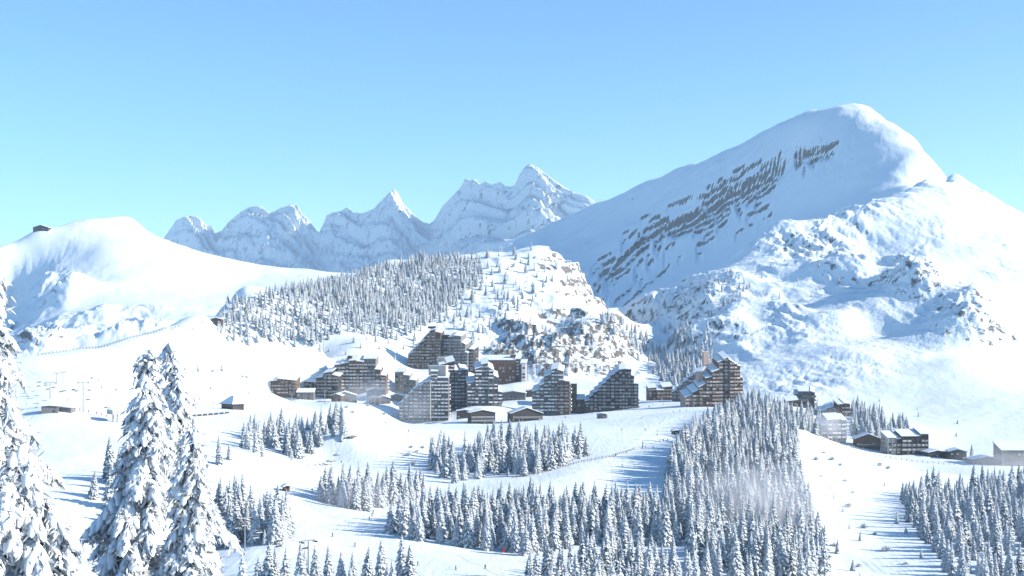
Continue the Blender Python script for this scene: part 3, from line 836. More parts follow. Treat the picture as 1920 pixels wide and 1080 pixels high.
def forest_nodes():
    ng = bpy.data.node_groups.new("tree_scatter", 'GeometryNodeTree')
    ng.interface.new_socket("Geometry", in_out='INPUT', socket_type='NodeSocketGeometry')
    ng.interface.new_socket("Geometry", in_out='OUTPUT', socket_type='NodeSocketGeometry')
    gi = ng.nodes.new("NodeGroupInput"); go = ng.nodes.new("NodeGroupOutput")
    ip = ng.nodes.new("GeometryNodeInstanceOnPoints"); ip.inputs["Pick Instance"].default_value = True
    ja = ng.nodes.new("GeometryNodeJoinGeometry")
    for k in sorted(FIRST):
        jb = ng.nodes.new("GeometryNodeJoinGeometry")
        for o in FIRST[k]:
            oi = ng.nodes.new("GeometryNodeObjectInfo"); oi.inputs[0].default_value = o
            ng.links.new(oi.outputs["Geometry"], jb.inputs[0])
        g2 = ng.nodes.new("GeometryNodeGeometryToInstance")
        ng.links.new(jb.outputs[0], g2.inputs[0]); ng.links.new(g2.outputs[0], ja.inputs[0])
    ng.links.new(gi.outputs[0], ip.inputs["Points"]); ng.links.new(ja.outputs[0], ip.inputs["Instance"])
    def att(nm, ty):
        a = ng.nodes.new("GeometryNodeInputNamedAttribute"); a.data_type = ty; a.inputs[0].default_value = nm
        return a.outputs[0]
    ng.links.new(att("proto", 'INT'), ip.inputs["Instance Index"])
    ng.links.new(att("turn", 'FLOAT_VECTOR'), ip.inputs["Rotation"])
    ng.links.new(att("size", 'FLOAT_VECTOR'), ip.inputs["Scale"])
    ng.links.new(ip.outputs[0], go.inputs[0])
    return ng
NG = forest_nodes()
def forest(name, idx, label):
    rs = np.random.default_rng(len(idx))
    n = len(idx); T = [TREES[i] for i in idx]
    me = bpy.data.meshes.new(name)
    me.from_pydata([(t[0], t[1], t[2] - .1) for t in T], [], [])
    h = np.array([t[3] for t in T]) / 20.0; w = h * rs.uniform(.9, 1.25, n)
    a = me.attributes.new("size", 'FLOAT_VECTOR', 'POINT'); a.data.foreach_set("vector", np.stack([w, w, h], -1).astype(np.float32).ravel())
    a = me.attributes.new("turn", 'FLOAT_VECTOR', 'POINT'); a.data.foreach_set("vector", np.stack([rs.normal(0, .03, n), rs.normal(0, .03, n), rs.uniform(0, 6.28, n)], -1).astype(np.float32).ravel())
    a = me.attributes.new("proto", 'INT', 'POINT'); a.data.foreach_set("value", rs.integers(0, len(FIRST), n).astype(np.int32))
    o = link(bpy.data.objects.new(name, me))
    md = o.modifiers.new("trees", 'NODES'); md.node_group = NG
    tag(o, label, kind="stuff")
HILLSET = {"hill", "hill_thin", "hill_foot", "meadow", "gully", "gully_far", "spur_crest", "slope_scatter", "lower_slope"}
forest("hillside_forest", [i for i, t in enumerate(TREES) if i not in own_set and t[4] in HILLSET], "frosted spruce forest covering the hillside behind the village")
forest("valley_forest", [i for i, t in enumerate(TREES) if i not in own_set and t[4] not in HILLSET], "snow-laden spruce woods filling the valley below the village")
print("TREES", len(TREES))

# ------------------------------------------------------------------ snow-plastered trees close by
def plastered_spruce(seed, H, top_detail, slope, gap=0.17, per=6, curl=0.0):
    """meshes of a slim spruce buried in wind-packed snow; z = 0 at the foot, apex at H"""
    r = random.Random(seed)
    nv, nf, sv, sf, bt = [], [], [], [], MB()
    def wob(z): return (0.10 * math.sin(z * .9 + seed) + 0.05 * math.sin(z * 2.3), 0.08 * math.cos(z * .8 + seed))
    def pad(p, d, side, L, w, h):
        # a rounded pillow of snow along a shoot
        NS, NA = 6, 6; b0 = len(sv)
        up = Vector((0, 0, 1))
        for i in range(NS):
            s = i / (NS - 1)
            prof = math.sin(math.pi * min(1, 0.12 + 0.86 * s)) ** .55
            c = p + d * (L * (s * 1.06 - .03)) - up * (0.28 * L * s * s)
            for j in range(NA):
                th = -0.5 + (math.pi + 1.0) * j / (NA - 1)
                jt = r.uniform(.62, 1.35)
                q = c + side * (math.cos(th) * w * prof * jt) + up * (max(math.sin(th), -.45) * h * prof * jt)
                sv.append(tuple(q))
        for i in range(NS - 1):
            for j in range(NA - 1):
                a = b0 + i * NA + j
                sf.append((a, a + 1, a + NA + 1, a + NA))
    def shreds(p, d, side, L, w, n):
        up = Vector((0, 0, 1))
        for i in range(n):
            s = r.uniform(.0, 1.05); sg = r.choice((-1, 1))
            c = p + d * (L * s) - up * (0.28 * L * s * s) + side * (sg * w * r.uniform(.2, .95))
            ln = r.uniform(.06, .20); o = (d * r.uniform(-.2, .7) + side * sg * r.uniform(.1, .8) - up * r.uniform(-.25, 1.3)).normalized()
            t = d.cross(o).normalized() if r.random() < .5 else side
            wd = r.uniform(.008, .022)
            b0 = len(nv)
            nv.extend([tuple(c - t * wd), tuple(c + t * wd), tuple(c + o * ln * .6 + t * wd * 1.1), tuple(c + o * ln), tuple(c + o * ln * .6 - t * wd * 1.1)])
            nf.extend([(b0, b0 + 1, b0 + 2), (b0, b0 + 2, b0 + 4), (b0 + 4, b0 + 2, b0 + 3)])
    dpt = 0.12
    while dpt < H - .8:
        fine = dpt < top_detail
        z = H - dpt
        Rr = slope * dpt ** 0.95 * (0.55 + 0.45 * min(1.0, dpt / 2.6)) + 0.08
        ox, oy = wob(z)
        nb = 3 if dpt < .8 else (per if fine else 5)
        a0 = r.uniform(0, 6.28)
        for k in range(nb):
            az = a0 + 6.283 * k / nb + r.uniform(-.35, .35)
            L = Rr * r.uniform(.5, 1.15) * (1.35 if r.random() < .12 else 1)
            d = Vector((math.cos(az), math.sin(az), 0)); side0 = Vector((-d.y, d.x, 0))
            zb = z + r.uniform(-.1, .1)
            dr = r.uniform(.15, .45) + .12 * min(dpt, 4) / 4
            bend = r.uniform(.25, .6)
            def at(s): return Vector((ox, oy, zb)) + d * (L * s) + side0 * (.12 * L * curl * s) - Vector((0, 0, 1)) * (L * (dr * s + bend * s * s))
            if L > .5: bt.tube([at(0), at(.5), at(.97)], .016 + .012 * L, 4, r1=.006, cap=False)
            tang = (at(1) - at(.5)).normalized()
            # main pillow at the end of the bough
            n_tw = max(1, int(L / (.14 if fine else .4)))
            for q in range(n_tw):
                s = (q + .75) / n_tw
                p = at(s * .93)
                tg = (at(min(1, s + .05)) - at(max(0, s - .05))).normalized()
                for sg in ((-1, 1) if L > .35 else (r.choice((-1, 1)),)):
                    l2 = min(.5, (.17 + .28 * L * (1.1 - s * .75)) * r.uniform(.55, 1.2))
                    fw = (tg * r.uniform(.55, 1.0) + side0 * sg * r.uniform(.45, 1.0) - Vector((0, 0, 1)) * r.uniform(.0, .35)).normalized()
                    sd = fw.cross(Vector((0, 0, 1))).normalized()
                    w2 = l2 * r.uniform(.22, .38) + .03; h2 = w2 * r.uniform(.55, 1.0) + .015
                    if r.random() < .93: pad(p, fw, sd, l2, w2 * .8, h2 * .9)
                    shreds(p, fw, sd, l2, w2 * 1.05, 24 if fine else 4)
            pe = at(.86); sd = tang.cross(Vector((0, 0, 1))).normalized()
            pad(pe, tang, sd, .22 + .2 * L * r.uniform(.5, 1), .07 + .05 * L, .05 + .05 * L)
            shreds(pe, tang, sd, .3, .12, 9 if fine else 3)
        dpt += gap * r.uniform(.75, 1.3) * (1 + .05 * dpt if fine else 2.0)
    # leader
    ox, oy = wob(H)
    pad(Vector((ox, oy, H - .30)), Vector((.06, .02, 1)).normalized(), Vector((1, 0, 0)), .34, .045, .045)
    pad(Vector((ox, oy, H - .55)), Vector((.02, .05, 1)).normalized(), Vector((0, 1, 0)), .35, .07, .07)
    tr = [(wob(z)[0], wob(z)[1], z) for z in np.linspace(-1.0, H - .1, 14)]
    bt.tube(tr, .20, 8, r1=.008)
    for q in range(34):                                   # rime caked on the leader
        z = H - .15 - 2.6 * (q / 33.0) ** 1.3; a = r.uniform(0, 6.28); ox, oy = wob(z)
        d = Vector((math.cos(a) * .8, math.sin(a) * .8, r.uniform(-.5, .6))).normalized()
        pad(Vector((ox, oy, z)), d, Vector((-d.y, d.x, 0)).normalized(), r.uniform(.10, .20), r.uniform(.04, .08), r.uniform(.04, .08))
    return (bt.mesh("trunk", M['bark'], True), mesh_np("needles", nv, nf, M['needle_near']), mesh_np("snow", sv, sf, M['tsnow'], smooth=True))

NEAR = [  # apex px, py, distance, taper, seed, label
    ((-6, 500, 23.0), .285, 1, "big snow-plastered spruce cut off by the left edge"),
    ((272, 652, 29.5), .275, 2, "snow-plastered spruce, left of the two slim tops close by"),
    ((322, 640, 35.0), .27, 3, "snow-plastered spruce, right of the two slim tops close by"),
    ((356, 800, 27.0), .2, 4, "short snow-plastered spruce crowded against the twin-topped trees close by"),
]
for (p, tp, sd, lb) in NEAR:
    ax, ay, az = W(*p)
    gz = ground_z(ax, ay)
    Ht = az - gz
    parts = plastered_spruce(sd, Ht, (1110 - p[1]) / F * p[2] + .4, tp)
    e = tag(empty("plastered_spruce", (ax, ay, gz)), lb, "tree", "snow-plastered spruces close by")
    for pn, me in zip(("trunk", "crown", "snow"), parts): link(bpy.data.objects.new(pn, me), e)
    print("near", lb, Ht, sum(len(m.polygons) for m in parts))

# ------------------------------------------------------------------ village buildings
def wood_mat(name, col, col2, plank=2.2):
    """weathered wood shingle: fine vertical boards with uneven greying"""
    m, nt, b = new_mat(name)
    tc = nd(nt, "ShaderNodeTexCoord")
    mp = nd(nt, "ShaderNodeMapping"); mp.inputs["Scale"].default_value = (plank, plank, 0.12)
    nt.links.new(tc.outputs["Object"], mp.inputs[0])
    n1 = noise(nt, 1.0, 3, 0.6, mp.outputs[0]); n2 = noise(nt, 0.12, 5, 0.6, tc.outputs["Object"])
    a = math_n(nt, 'ADD', math_n(nt, 'MULTIPLY', n1.outputs[0], 0.5), math_n(nt, 'MULTIPLY', n2.outputs[0], 0.5))
    r = ramp(nt, a, [(0.32, col), (0.68, col2)])
    nt.links.new(r.outputs[0], b.inputs["Base Color"])
    b.inputs["Roughness"].default_value = 0.85; b.inputs["Specular IOR Level"].default_value = 0.2
    return m
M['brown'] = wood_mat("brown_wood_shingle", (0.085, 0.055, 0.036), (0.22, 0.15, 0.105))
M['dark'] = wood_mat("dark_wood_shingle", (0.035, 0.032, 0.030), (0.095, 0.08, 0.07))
M['grey'] = wood_mat("grey_wood_shingle", (0.12, 0.12, 0.12), (0.26, 0.25, 0.235))
M['pale'] = wood_mat("pale_weathered_wood", (0.30, 0.295, 0.28), (0.48, 0.46, 0.43))
M['red'] = wood_mat("red_brown_wood", (0.12, 0.055, 0.035), (0.24, 0.12, 0.075))
M['pink'] = wood_mat("pinkish_larch_boards", (0.36, 0.26, 0.21), (0.50, 0.38, 0.32))
M['slab'] = simple("pale_concrete", (0.42, 0.41, 0.39), 0.8, 0.2, 0.8)
M['glass'] = simple("dark_window_glass", (0.025, 0.03, 0.035), 0.12, 0.3, 0.3, spec=0.6)
M['curtain'] = simple("drawn_pale_curtain", (0.50, 0.47, 0.42), 0.8, 0.2, 1.0)
M['frame'] = simple("window_frame_wood", (0.20, 0.15, 0.11), 0.7, 0.2, 1.0)
M['white'] = simple("white_painted_wood", (0.72, 0.71, 0.69), 0.6, 0.08, 1.0)
M['steel'] = simple("galvanised_steel", (0.30, 0.31, 0.32), 0.5, 0.15, 1.0, metal=0.6)
M['black'] = simple("black_rubber", (0.02, 0.02, 0.022), 0.6, 0.2, 2.0)
M['redp'] = simple("red_paint", (0.50, 0.04, 0.03), 0.5, 0.15, 1.0)

def window_mesh(pane):
    b = MB()   # local: 1 wide, 1 high, standing proud of the wall at y = 0
    b.box(-.5, .5, -.05, .06, 0, .07, 0); b.box(-.5, .5, -.05, .06, .93, 1, 0)
    b.box(-.5, -.44, -.05, .06, .07, .93, 0); b.box(.44, .5, -.05, .06, .07, .93, 0); b.box(-.03, .03, -.045, .06, .07, .93, 0)
    b.poly([(-.44, -.015, .07), (.44, -.015, .07), (.44, -.015, .93), (-.44, -.015, .93)], 1)
    return b.mesh("window", [M['frame'], pane])
WIN = [window_mesh(M['glass']), window_mesh(M['glass']), window_mesh(M['glass']), window_mesh(M['curtain'])]
_bal = {}
def balcony_mesh(mat):
    if mat not in _bal:
        b = MB()   # unit width; real depth 1.5 m, parapet 1 m, snow lying on the rail and the floor
        b.box(-.5, .5, -1.5, .02, -.12, .08, 1)
        b.box(-.495, .495, -1.5, -1.40, .10, 1.0, 0)
        b.box(-.5, -.49, -1.40, 0, .08, 1.0, 0); b.box(.49, .5, -1.40, 0, .08, 1.0, 0)
        b.box(-.502, .502, -1.56, -1.32, 1.0, 1.17, 2)
        b.box(-.48, .48, -1.39, -.9, .08, .28, 2)
        _bal[mat] = b.mesh("balcony", [M[mat], M['slab'], M['tsnow']])
    return _bal[mat]

def roof_mesh(b, x0, x1, y0, y1, zl, zr, th, over=.9, m=0):
    """snow covered lid over x0..x1, left edge height zl, right edge zr"""
    k = (zr - zl) / (x1 - x0)
    a, c = x0 - over, x1 + over; za, zc = zl - k * over, zr + k * over
    f, g = TILT * ((y0 - over) - y0), TILT * ((y1 + over) - y0)          # rises towards the back
    b.hexa([(a, y0 - over, za + f), (c, y0 - over, zc + f), (c, y1 + over, zc + g), (a, y1 + over, za + g),
            (a, y0 - over, za + f + th), (c, y0 - over, zc + f + th), (c, y1 + over, zc + g + th), (a, y1 + over, za + g + th)], m)

BAL2 = {'brown': 'pink', 'grey': 'pale', 'pale': 'white', 'white': 'grey', 'dark': 'grey'}
FIN = {}
for _k in ('brown', 'dark', 'grey', 'pale', 'red', 'pink', 'white'):
    _b = MB(); _b.box(-.12, .12, -1.25, .03, 0, 1); FIN[_k] = _b.mesh("party_wall", M[_k])
FL = 3.05
TILT = 0.27
def wing(root, segs, depth, wall, balc, rr, base_drop=7.0, side=True, off=(0, 0), yaw=0.0, balfrac=.9, winfrac=.9):
    """segs: (x0, x1, height, roof slope) along the front, front face at local y = 0 looking towards -y"""
    ca, sa = math.cos(yaw), math.sin(yaw)
    def put(o, x, y, z, ang=0.0, s=None):
        o.location = (off[0] + x * ca - y * sa, off[1] + x * sa + y * ca, z); o.rotation_euler = (0, 0, yaw + ang)
        if s: o.scale = s
        return o
    n = len(segs)
    for i, sg in enumerate(segs):
        x0, x1, h, sl = sg[:4]
        wl = sg[4] if len(sg) > 4 and sg[4] else wall
        dy = (sg[5] if len(sg) > 5 else 0.0) + (rr.choice((-1.1, 0.0, .9)) if n > 2 else 0)             # how far this bay steps back
        w = x1 - x0; cx = (x0 + x1) / 2
        h = h - TILT * depth * .55
        zl, zr = h - sl * w / 2, h + sl * w / 2
        b = MB()
        b.hexa([(-w / 2, 0, -base_drop), (w / 2, 0, -base_drop), (w / 2, depth, -base_drop), (-w / 2, depth, -base_drop),
                (-w / 2, 0, zl), (w / 2, 0, zr), (w / 2, depth, zr + TILT * depth), (-w / 2, depth, zl + TILT * depth)])
        put(b.build("wall", M[wl], root), cx, dy, 0)
        b = MB(); roof_mesh(b, -w / 2, w / 2, 0, depth, zl + .03, zr + .03, .22, .55, 0)
        b2 = MB(); roof_mesh(b2, -w / 2, w / 2, 0, depth, zl + .255, zr + .255, .55, .48, 0)
        ro = put(b.build("roof", M['dark'], root), cx, dy, 0)
        b2.build("roof_snow", M['tsnow'], ro)
        nf = max(1, int((min(zl, zr) + .6) / FL)); nfm = max(1, int((max(zl, zr)) / FL))
        nb = max(1, round(w / 3.4))
        for f in range(nfm):
            z = f * FL + .25
            # columns that still fit under a sloping roof
            for k in range(nb):
                xk = x0 + (k + .5) * w / nb
                top = h + sl * (xk - cx)
                if z + 2.3 > top: continue
                if rr.random() < winfrac:
                    wo_ = bpy.data.objects.new("window", WIN[rr.randrange(4)]); link(wo_, root)
                    put(wo_, xk, dy - .005, z + (.35 if f else .6), 0, (w / nb * rr.uniform(.5, .68), 1, 1.75))
            if balc and f > 0:
                # one balcony for each pair of bays so that the front reads as separate loggias
                for k in range(nb):
                    xk = x0 + (k + .5) * w / nb
                    if z + 1.6 < h + sl * (xk - cx) and rr.random() < balfrac:
                        bo = bpy.data.objects.new("balcony", balcony_mesh(balc if rr.random() < .75 else BAL2[balc])); link(bo, root)
                        put(bo, xk, dy + .0, z - .1, 0, (w / nb * rr.choice((.74, .8, .97)), 1, 1))
        if balc:
            # party walls between the loggias
            for k in range(nb + 1):
                xk = x0 + k * w / nb; top = min(h + sl * (xk - cx) - .3, h + abs(sl) * w)
                if top < FL * 1.5: continue
                fo = bpy.data.objects.new("party_wall", FIN[wl]); link(fo, root)
                put(fo, xk, dy, FL * .6, 0, (1, 1, top - FL * .6))
        if side:
            for ex, ang, nb_h in ((x1, math.pi / 2, segs[i + 1][2] if i + 1 < n else -9), (x0, -math.pi / 2, segs[i - 1][2] if i > 0 else -9)):
                sgn = 1 if ang > 0 else -1
                for f in range(nf):
                    z = f * FL + .25
                    if z < nb_h + .8: continue
                    m_ = max(1, int(depth / 4.2))
                    for k in range(m_):
                        if rr.random() < .72:
                            wo_ = bpy.data.objects.new("window", WIN[rr.randrange(4)]); link(wo_, root)
                            put(wo_, ex + sgn * .005, dy + (k + .5) * depth / m_, z + .5, ang, (1.5, 1, 1.4))
                    if balc and f > 0 and sgn > 0 and nb_h < 0 and rr.random() < .8:
                        bo = bpy.data.objects.new("balcony", balcony_mesh(balc)); link(bo, root)
                        put(bo, ex, dy + depth * .5, z - .1, ang, (depth * .62, .85, 1))

def building(name, label, cat, px_c, py_b, Y, group, yaw=0.0):
    x, y, z = W(px_c, py_b, Y)
    e = empty(name, (x, y, z), R(yaw))
    g = ground_z(x, y)
    print("bld", label[:40], "ground minus base %.1f" % (g - z))
    return tag(e, label, cat, group)

def segs_px(px_c, Y, py_b, items):
    """items: (pxa, pxb, py_top, slope, ...) in the photograph -> metres about px_c"""
    k = Y / F
    return [((a - px_c) * k, (b - px_c) * k, (py_b - t) * k, *rest) for (a, b, t, *rest) in items]

VG = "stepped wooden apartment blocks of the village"
def block(label, px_c, py_b, Y, items, depth, wall, balc, yaw=0.0, seed=1, name="apartment_block", extra=None, **kw):
    rr = random.Random(seed)
    e = building(name, label, "apartment block", px_c, py_b, Y, VG, yaw)
    wing(e, segs_px(px_c, Y, py_b, items), depth, wall, balc, rr, **kw)
    for q in (extra or []):
        its, dp, wl, bl, of, yw = q
        wing(e, segs_px(px_c, Y, py_b, its), dp, wl, bl, rr, off=of, yaw=R(yw), **{k: v for k, v in kw.items() if k not in ("off", "yaw")})
    return e

def cap(e, px_c, Y, py_b, a, b, t0, t1, y0, y1, mat="grey"):
    """plant room or chimney standing on a roof"""
    k = Y / F; q = MB()
    q.box((a - px_c) * k, (b - px_c) * k, y0, y1, (py_b - t0) * k, (py_b - t1) * k, 0)
    q.build("plant_room", M[mat], e)
    q = MB(); q.box((a - px_c) * k - .2, (b - px_c) * k + .2, y0 - .2, y1 + .2, (py_b - t1) * k + .02, (py_b - t1) * k + .4, 0)
    q.build("roof_snow", M['tsnow'], e)

# left cluster
block("low brown block with balconies at the far left of the village", 531, 744, 1270, [(508, 520, 709, .12), (520, 555, 707, -.10)], 16, 'brown', 'brown', -6, 11)
block("two-storey building with rounded snowy roofs beside the low brown block", 572, 750, 1262, [(556, 588, 733, 0), ], 10, 'grey', None, 0, 12, winfrac=.5)
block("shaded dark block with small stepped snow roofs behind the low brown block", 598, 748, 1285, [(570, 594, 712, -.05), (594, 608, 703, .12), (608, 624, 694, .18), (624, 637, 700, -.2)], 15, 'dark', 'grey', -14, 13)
e = block("tall grey-brown block half veiled by mist, with a windowless round-backed shaft", 665, 735, 1292, [(627, 640, 679, .12), (640, 655, 676, .14), (655, 668, 671, .1), (668, 681, 673, -.1), (681, 704, 668, 0, 'grey', 2.5), (704, 714, 688, -.1), (714, 724, 699, -.1)], 17, 'brown', 'pale', -4, 14)
cap(e, 665, 1292, 735, 650, 658, 674, 667, 3, 8, 'dark')
block("plain grey windowed block standing alone left of the hazy pale block", 760, 739, 1330, [(740, 756, 694, .06, None, .4), (756, 768, 700, -.12), (768, 780, 709, -.1)], 14, 'grey', None, -8, 15, winfrac=.7)
# upper towers
e = block("brown tower with sloping snow-striped roof on the slope above the village", 798, 690, 1400, [(765, 776, 658, .35), (776, 786, 646, .5), (786, 796, 637, .55), (796, 806, 624, .9), (806, 816, 615, .25), (816, 827, 619, -.2)], 16, 'brown', 'brown', -10, 16)
cap(e, 798, 1400, 690, 800, 815, 616, 612, 5, 10, 'dark')
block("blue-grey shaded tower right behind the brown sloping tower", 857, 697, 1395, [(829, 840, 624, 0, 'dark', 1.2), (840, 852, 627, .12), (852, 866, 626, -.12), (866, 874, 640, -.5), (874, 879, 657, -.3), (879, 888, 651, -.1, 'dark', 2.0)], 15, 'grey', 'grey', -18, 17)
# front row
e = block("hazy pale block with a long stepped roof rising rightwards, front of the village", 786, 790, 1212, [(748, 756, 750, .35), (756, 765, 741, .4), (765, 774, 731, .42), (774, 784, 722, .4), (784, 794, 717, .3), (794, 809, 711, .15)], 15, 'pale', 'pale', -16, 18,
          extra=[([(806, 818, 692, 0), (818, 838, 704, 0)], 14, 'grey', 'white', (1.5, -1.0), 14)])
cap(e, 786, 1212, 790, 800, 834, 704, 686, 6, 13, 'pale')
e = block("brown block with white balconies beside the hazy pale block", 850, 772, 1245, [(824, 838, 678, .2), (838, 852, 674, .22), (852, 864, 690, -.1), (864, 877, 689, -.15)], 15, 'brown', 'white', 10, 19)
cap(e, 850, 1245, 772, 823, 834, 678, 670, 6, 11, 'grey')
block("grey block with broad white terraces in the middle of the village", 908, 762, 1228, [(876, 891, 712, .2), (891, 903, 685, .3), (903, 915, 677, .2), (915, 925, 686, -.6), (925, 934, 701, -.5), (934, 941, 730, -.2)], 16, 'grey', 'white', 4, 20)
e = block("long flat-roofed red-brown block below the rock face", 947, 716, 1390, [(910, 966, 671, 0), (966, 975, 669, 0, 'dark', -.8), (975, 986, 679, 0, 'red', -.4)], 16, 'red', None, -6, 21, winfrac=.97)
cap(e, 947, 1390, 716, 956, 966, 671, 665, 4, 9, 'red')
block("slim white stair tower at the end of the red-brown block", 982, 716, 1384, [(978, 986, 680, 0)], 5, 'white', None, -6, 22, winfrac=.8, side=False)
block("block with stepped snow roofs on its left and a brown stairwell on its right", 1036, 777, 1225, [(998, 1012, 727, .3), (1012, 1020, 716, .4), (1020, 1034, 699, .3), (1034, 1046, 687, .22), (1046, 1056, 690, -.3), (1056, 1068, 713, -.2)], 16, 'grey', 'white', -6, 23,
      extra=[([(1049, 1058, 711, 0), (1058, 1068, 713, -.1)], 6, 'brown', 'brown', (0, -3.0), 0)])
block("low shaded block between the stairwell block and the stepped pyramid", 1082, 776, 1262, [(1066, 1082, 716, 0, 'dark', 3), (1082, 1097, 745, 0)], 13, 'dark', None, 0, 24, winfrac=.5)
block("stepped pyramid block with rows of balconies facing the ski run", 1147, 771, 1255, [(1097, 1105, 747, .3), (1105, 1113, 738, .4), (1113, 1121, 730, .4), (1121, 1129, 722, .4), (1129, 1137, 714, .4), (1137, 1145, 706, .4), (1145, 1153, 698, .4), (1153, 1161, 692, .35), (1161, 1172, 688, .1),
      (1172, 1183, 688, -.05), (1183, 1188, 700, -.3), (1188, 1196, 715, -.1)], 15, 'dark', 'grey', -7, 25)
block("small dark wooden block between the pyramid and the big right tower", 1238, 751, 1330, [(1216, 1231, 724, .1), (1231, 1243, 728, 0), (1243, 1261, 722, .1)], 12, 'brown', 'brown', 5, 26)
# the big right-hand tower and its shaded wing
e = block("biggest brown tower of the village, stepped down to the left, above the piste", 1342, 764, 1205, [(1284, 1297, 737, .3, 'pink'), (1297, 1309, 728, .45), (1309, 1322, 717, .5), (1322, 1334, 702, .2), (1334, 1347, 690, .35), (1347, 1358, 672, .35), (1358, 1367, 666, .3), (1367, 1377, 672, -.6)], 17, 'brown', 'brown', 8, 27,
          extra=[([(1377, 1386, 678, .1), (1386, 1394, 681, -.2), (1394, 1401, 703, -.2)], 14, 'brown', 'brown', (-1.0, -3.5), 16)])
cap(e, 1342, 1205, 764, 1323, 1333, 686, 660, 7, 12, 'pink'); cap(e, 1342, 1205, 764, 1312, 1323, 717, 697, 6, 14, 'pink')
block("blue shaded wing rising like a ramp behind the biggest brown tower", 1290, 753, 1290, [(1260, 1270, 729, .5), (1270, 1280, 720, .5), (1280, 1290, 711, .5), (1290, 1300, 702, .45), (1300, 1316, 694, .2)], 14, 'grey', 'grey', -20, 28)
# right side of the valley
block("blue-grey box block on stilts of shadow, highest of the right-hand houses", 1506, 766, 1150, [(1489, 1497, 735, 0, 'grey', 1.5), (1497, 1520, 730, 0), (1520, 1527, 731, -.3, 'brown')], 13, 'grey', 'brown', -12, 29, balfrac=.5)
block("low brown house tucked against the box block on the right-hand slope", 1484, 762, 1140, [(1474, 1496, 748, .1)], 10, 'brown', 'brown', 0, 30)
block("grey house with pointed snow roofs above the white terraced block", 1551, 780, 1130, [(1534, 1548, 766, .1), (1548, 1562, 761, .3), (1562, 1571, 765, -.4)], 11, 'grey', None, -8, 31)
block("small dark brown tower beside the trees on the right-hand slope", 1581, 781, 1125, [(1571, 1583, 754, .1), (1583, 1593, 753, -.1)], 11, 'brown', 'brown', 6, 32)
block("white terraced block wrapped in mist on the right-hand slope", 1562, 829, 1020, [(1541, 1551, 792, .2), (1551, 1576, 782, .05), (1576, 1586, 783, -.1)], 13, 'pale', 'white', 4, 33, balfrac=1.0)
block("grey-brown terraced block with a flat roof beside the valley road", 1702, 853, 985, [(1664, 1680, 816, 0, 'pale'), (1680, 1690, 818, 0, 'dark'), (1690, 1727, 813, 0), (1727, 1741, 809, 0)], 13, 'dark', 'grey', 6, 34)
block("hazy grey hall with a snowy lid cut off by the right edge", 1908, 874, 930, [(1878, 1945, 838, 0)], 16, 'grey', None, 0, 35, winfrac=.25)

# gabled chalets
def chalet(label, px_c, py_b, Y, wpx, hpx, depth, wall="brown", yaw=0.0, seed=1, rise=.30, nm="chalet", cat="chalet", group="low gabled chalets among the blocks", along=False, balc=None):
    k = Y / F; w = wpx * k; h = hpx * k; rr = random.Random(seed)
    x, y, z = W(px_c, py_b, Y)
    e = tag(empty(nm, (x, y, z), R(yaw)), label, cat, group)
    print("chalet", label[:40], "%.1f" % (ground_z(x, y) - z))
    rs = w / 2 * rise; eh = max(1.8, h - rs)
    b = MB(); b.prism([(-w / 2, -5), (w / 2, -5), (w / 2, eh), (0, eh + rs), (-w / 2, eh)], 0, depth); b.build("wall", M[wall], e)
    ov = .8
    for sg in (-1, 1):
        b = MB(); b.hexa([(0, -ov, eh + rs + .02), (sg * (w / 2 + ov), -ov, eh - rise * ov + .02), (sg * (w / 2 + ov), depth + ov, eh - rise * ov + .02), (0, depth + ov, eh + rs + .02),
                          (0, -ov, eh + rs + .22), (sg * (w / 2 + ov), -ov, eh - rise * ov + .22), (sg * (w / 2 + ov), depth + ov, eh - rise * ov + .22), (0, depth + ov, eh + rs + .22)])
        ro = b.build("roof", M['dark'], e)
        b = MB(); b.hexa([(0, -ov * .9, eh + rs + .225), (sg * (w / 2 + ov * .9), -ov * .9, eh - rise * ov + .235), (sg * (w / 2 + ov * .9), depth + ov * .9, eh - rise * ov + .235), (0, depth + ov * .9, eh + rs + .225),
                          (0, -ov * .8, eh + rs + .95), (sg * (w / 2 + ov * .7), -ov * .8, eh - rise * ov + .75), (sg * (w / 2 + ov * .7), depth + ov * .8, eh - rise * ov + .75), (0, depth + ov * .8, eh + rs + .95)])
        b.build("roof_snow", M['tsnow'], ro)
    nfl = max(1, int(eh / 2.7)); nb = max(1, int(w / 3.4))
    for f in range(nfl):
        for q in range(nb):
            if rr.random() < .85:
                o = link(bpy.data.objects.new("window", WIN[rr.randrange(4)]), e)
                o.location = (-w / 2 + (q + .5) * w / nb, -.005, f * 2.7 + .6); o.scale = (1.5, 1, 1.3)
        if balc and f > 0:
            o = link(bpy.data.objects.new("balcony", balcony_mesh(balc)), e); o.location = (0, 0, f * 2.7); o.scale = (w * .9, 1, 1)
    for sg in (-1, 1):
        for q in range(max(1, int(depth / 4))):
            o = link(bpy.data.objects.new("window", WIN[rr.randrange(4)]), e)
            o.location = (sg * (w / 2 + .005), (q + .5) * depth / max(1, int(depth / 4)), .9); o.rotation_euler = (0, 0, sg * math.pi / 2); o.scale = (1.2, 1, 1.2)
    return e
chalet("low grey chalet with a wide snow roof below the tall misty block", 646, 753, 1235, 46, 18, 16, 'grey', 6, 41)
chalet("small chalet with a snow roof left of the wide grey chalet", 630, 752, 1225, 18, 13, 10, 'brown', -10, 42)
chalet("chalet with a signboard front behind the village green", 704, 745, 1262, 28, 17, 13, 'grey', 12, 43)
chalet("pink-walled little chalet beside the village green", 699, 758, 1225, 14, 14, 9, 'pink', -8, 44)
chalet("grey chalet with a broad white roof between pink chalet and plain grey block", 719, 757, 1240, 26, 14, 12, 'grey', 8, 45)
chalet("low chalet right under the plain grey block", 744, 752, 1255, 24, 13, 12, 'grey', -4, 46)
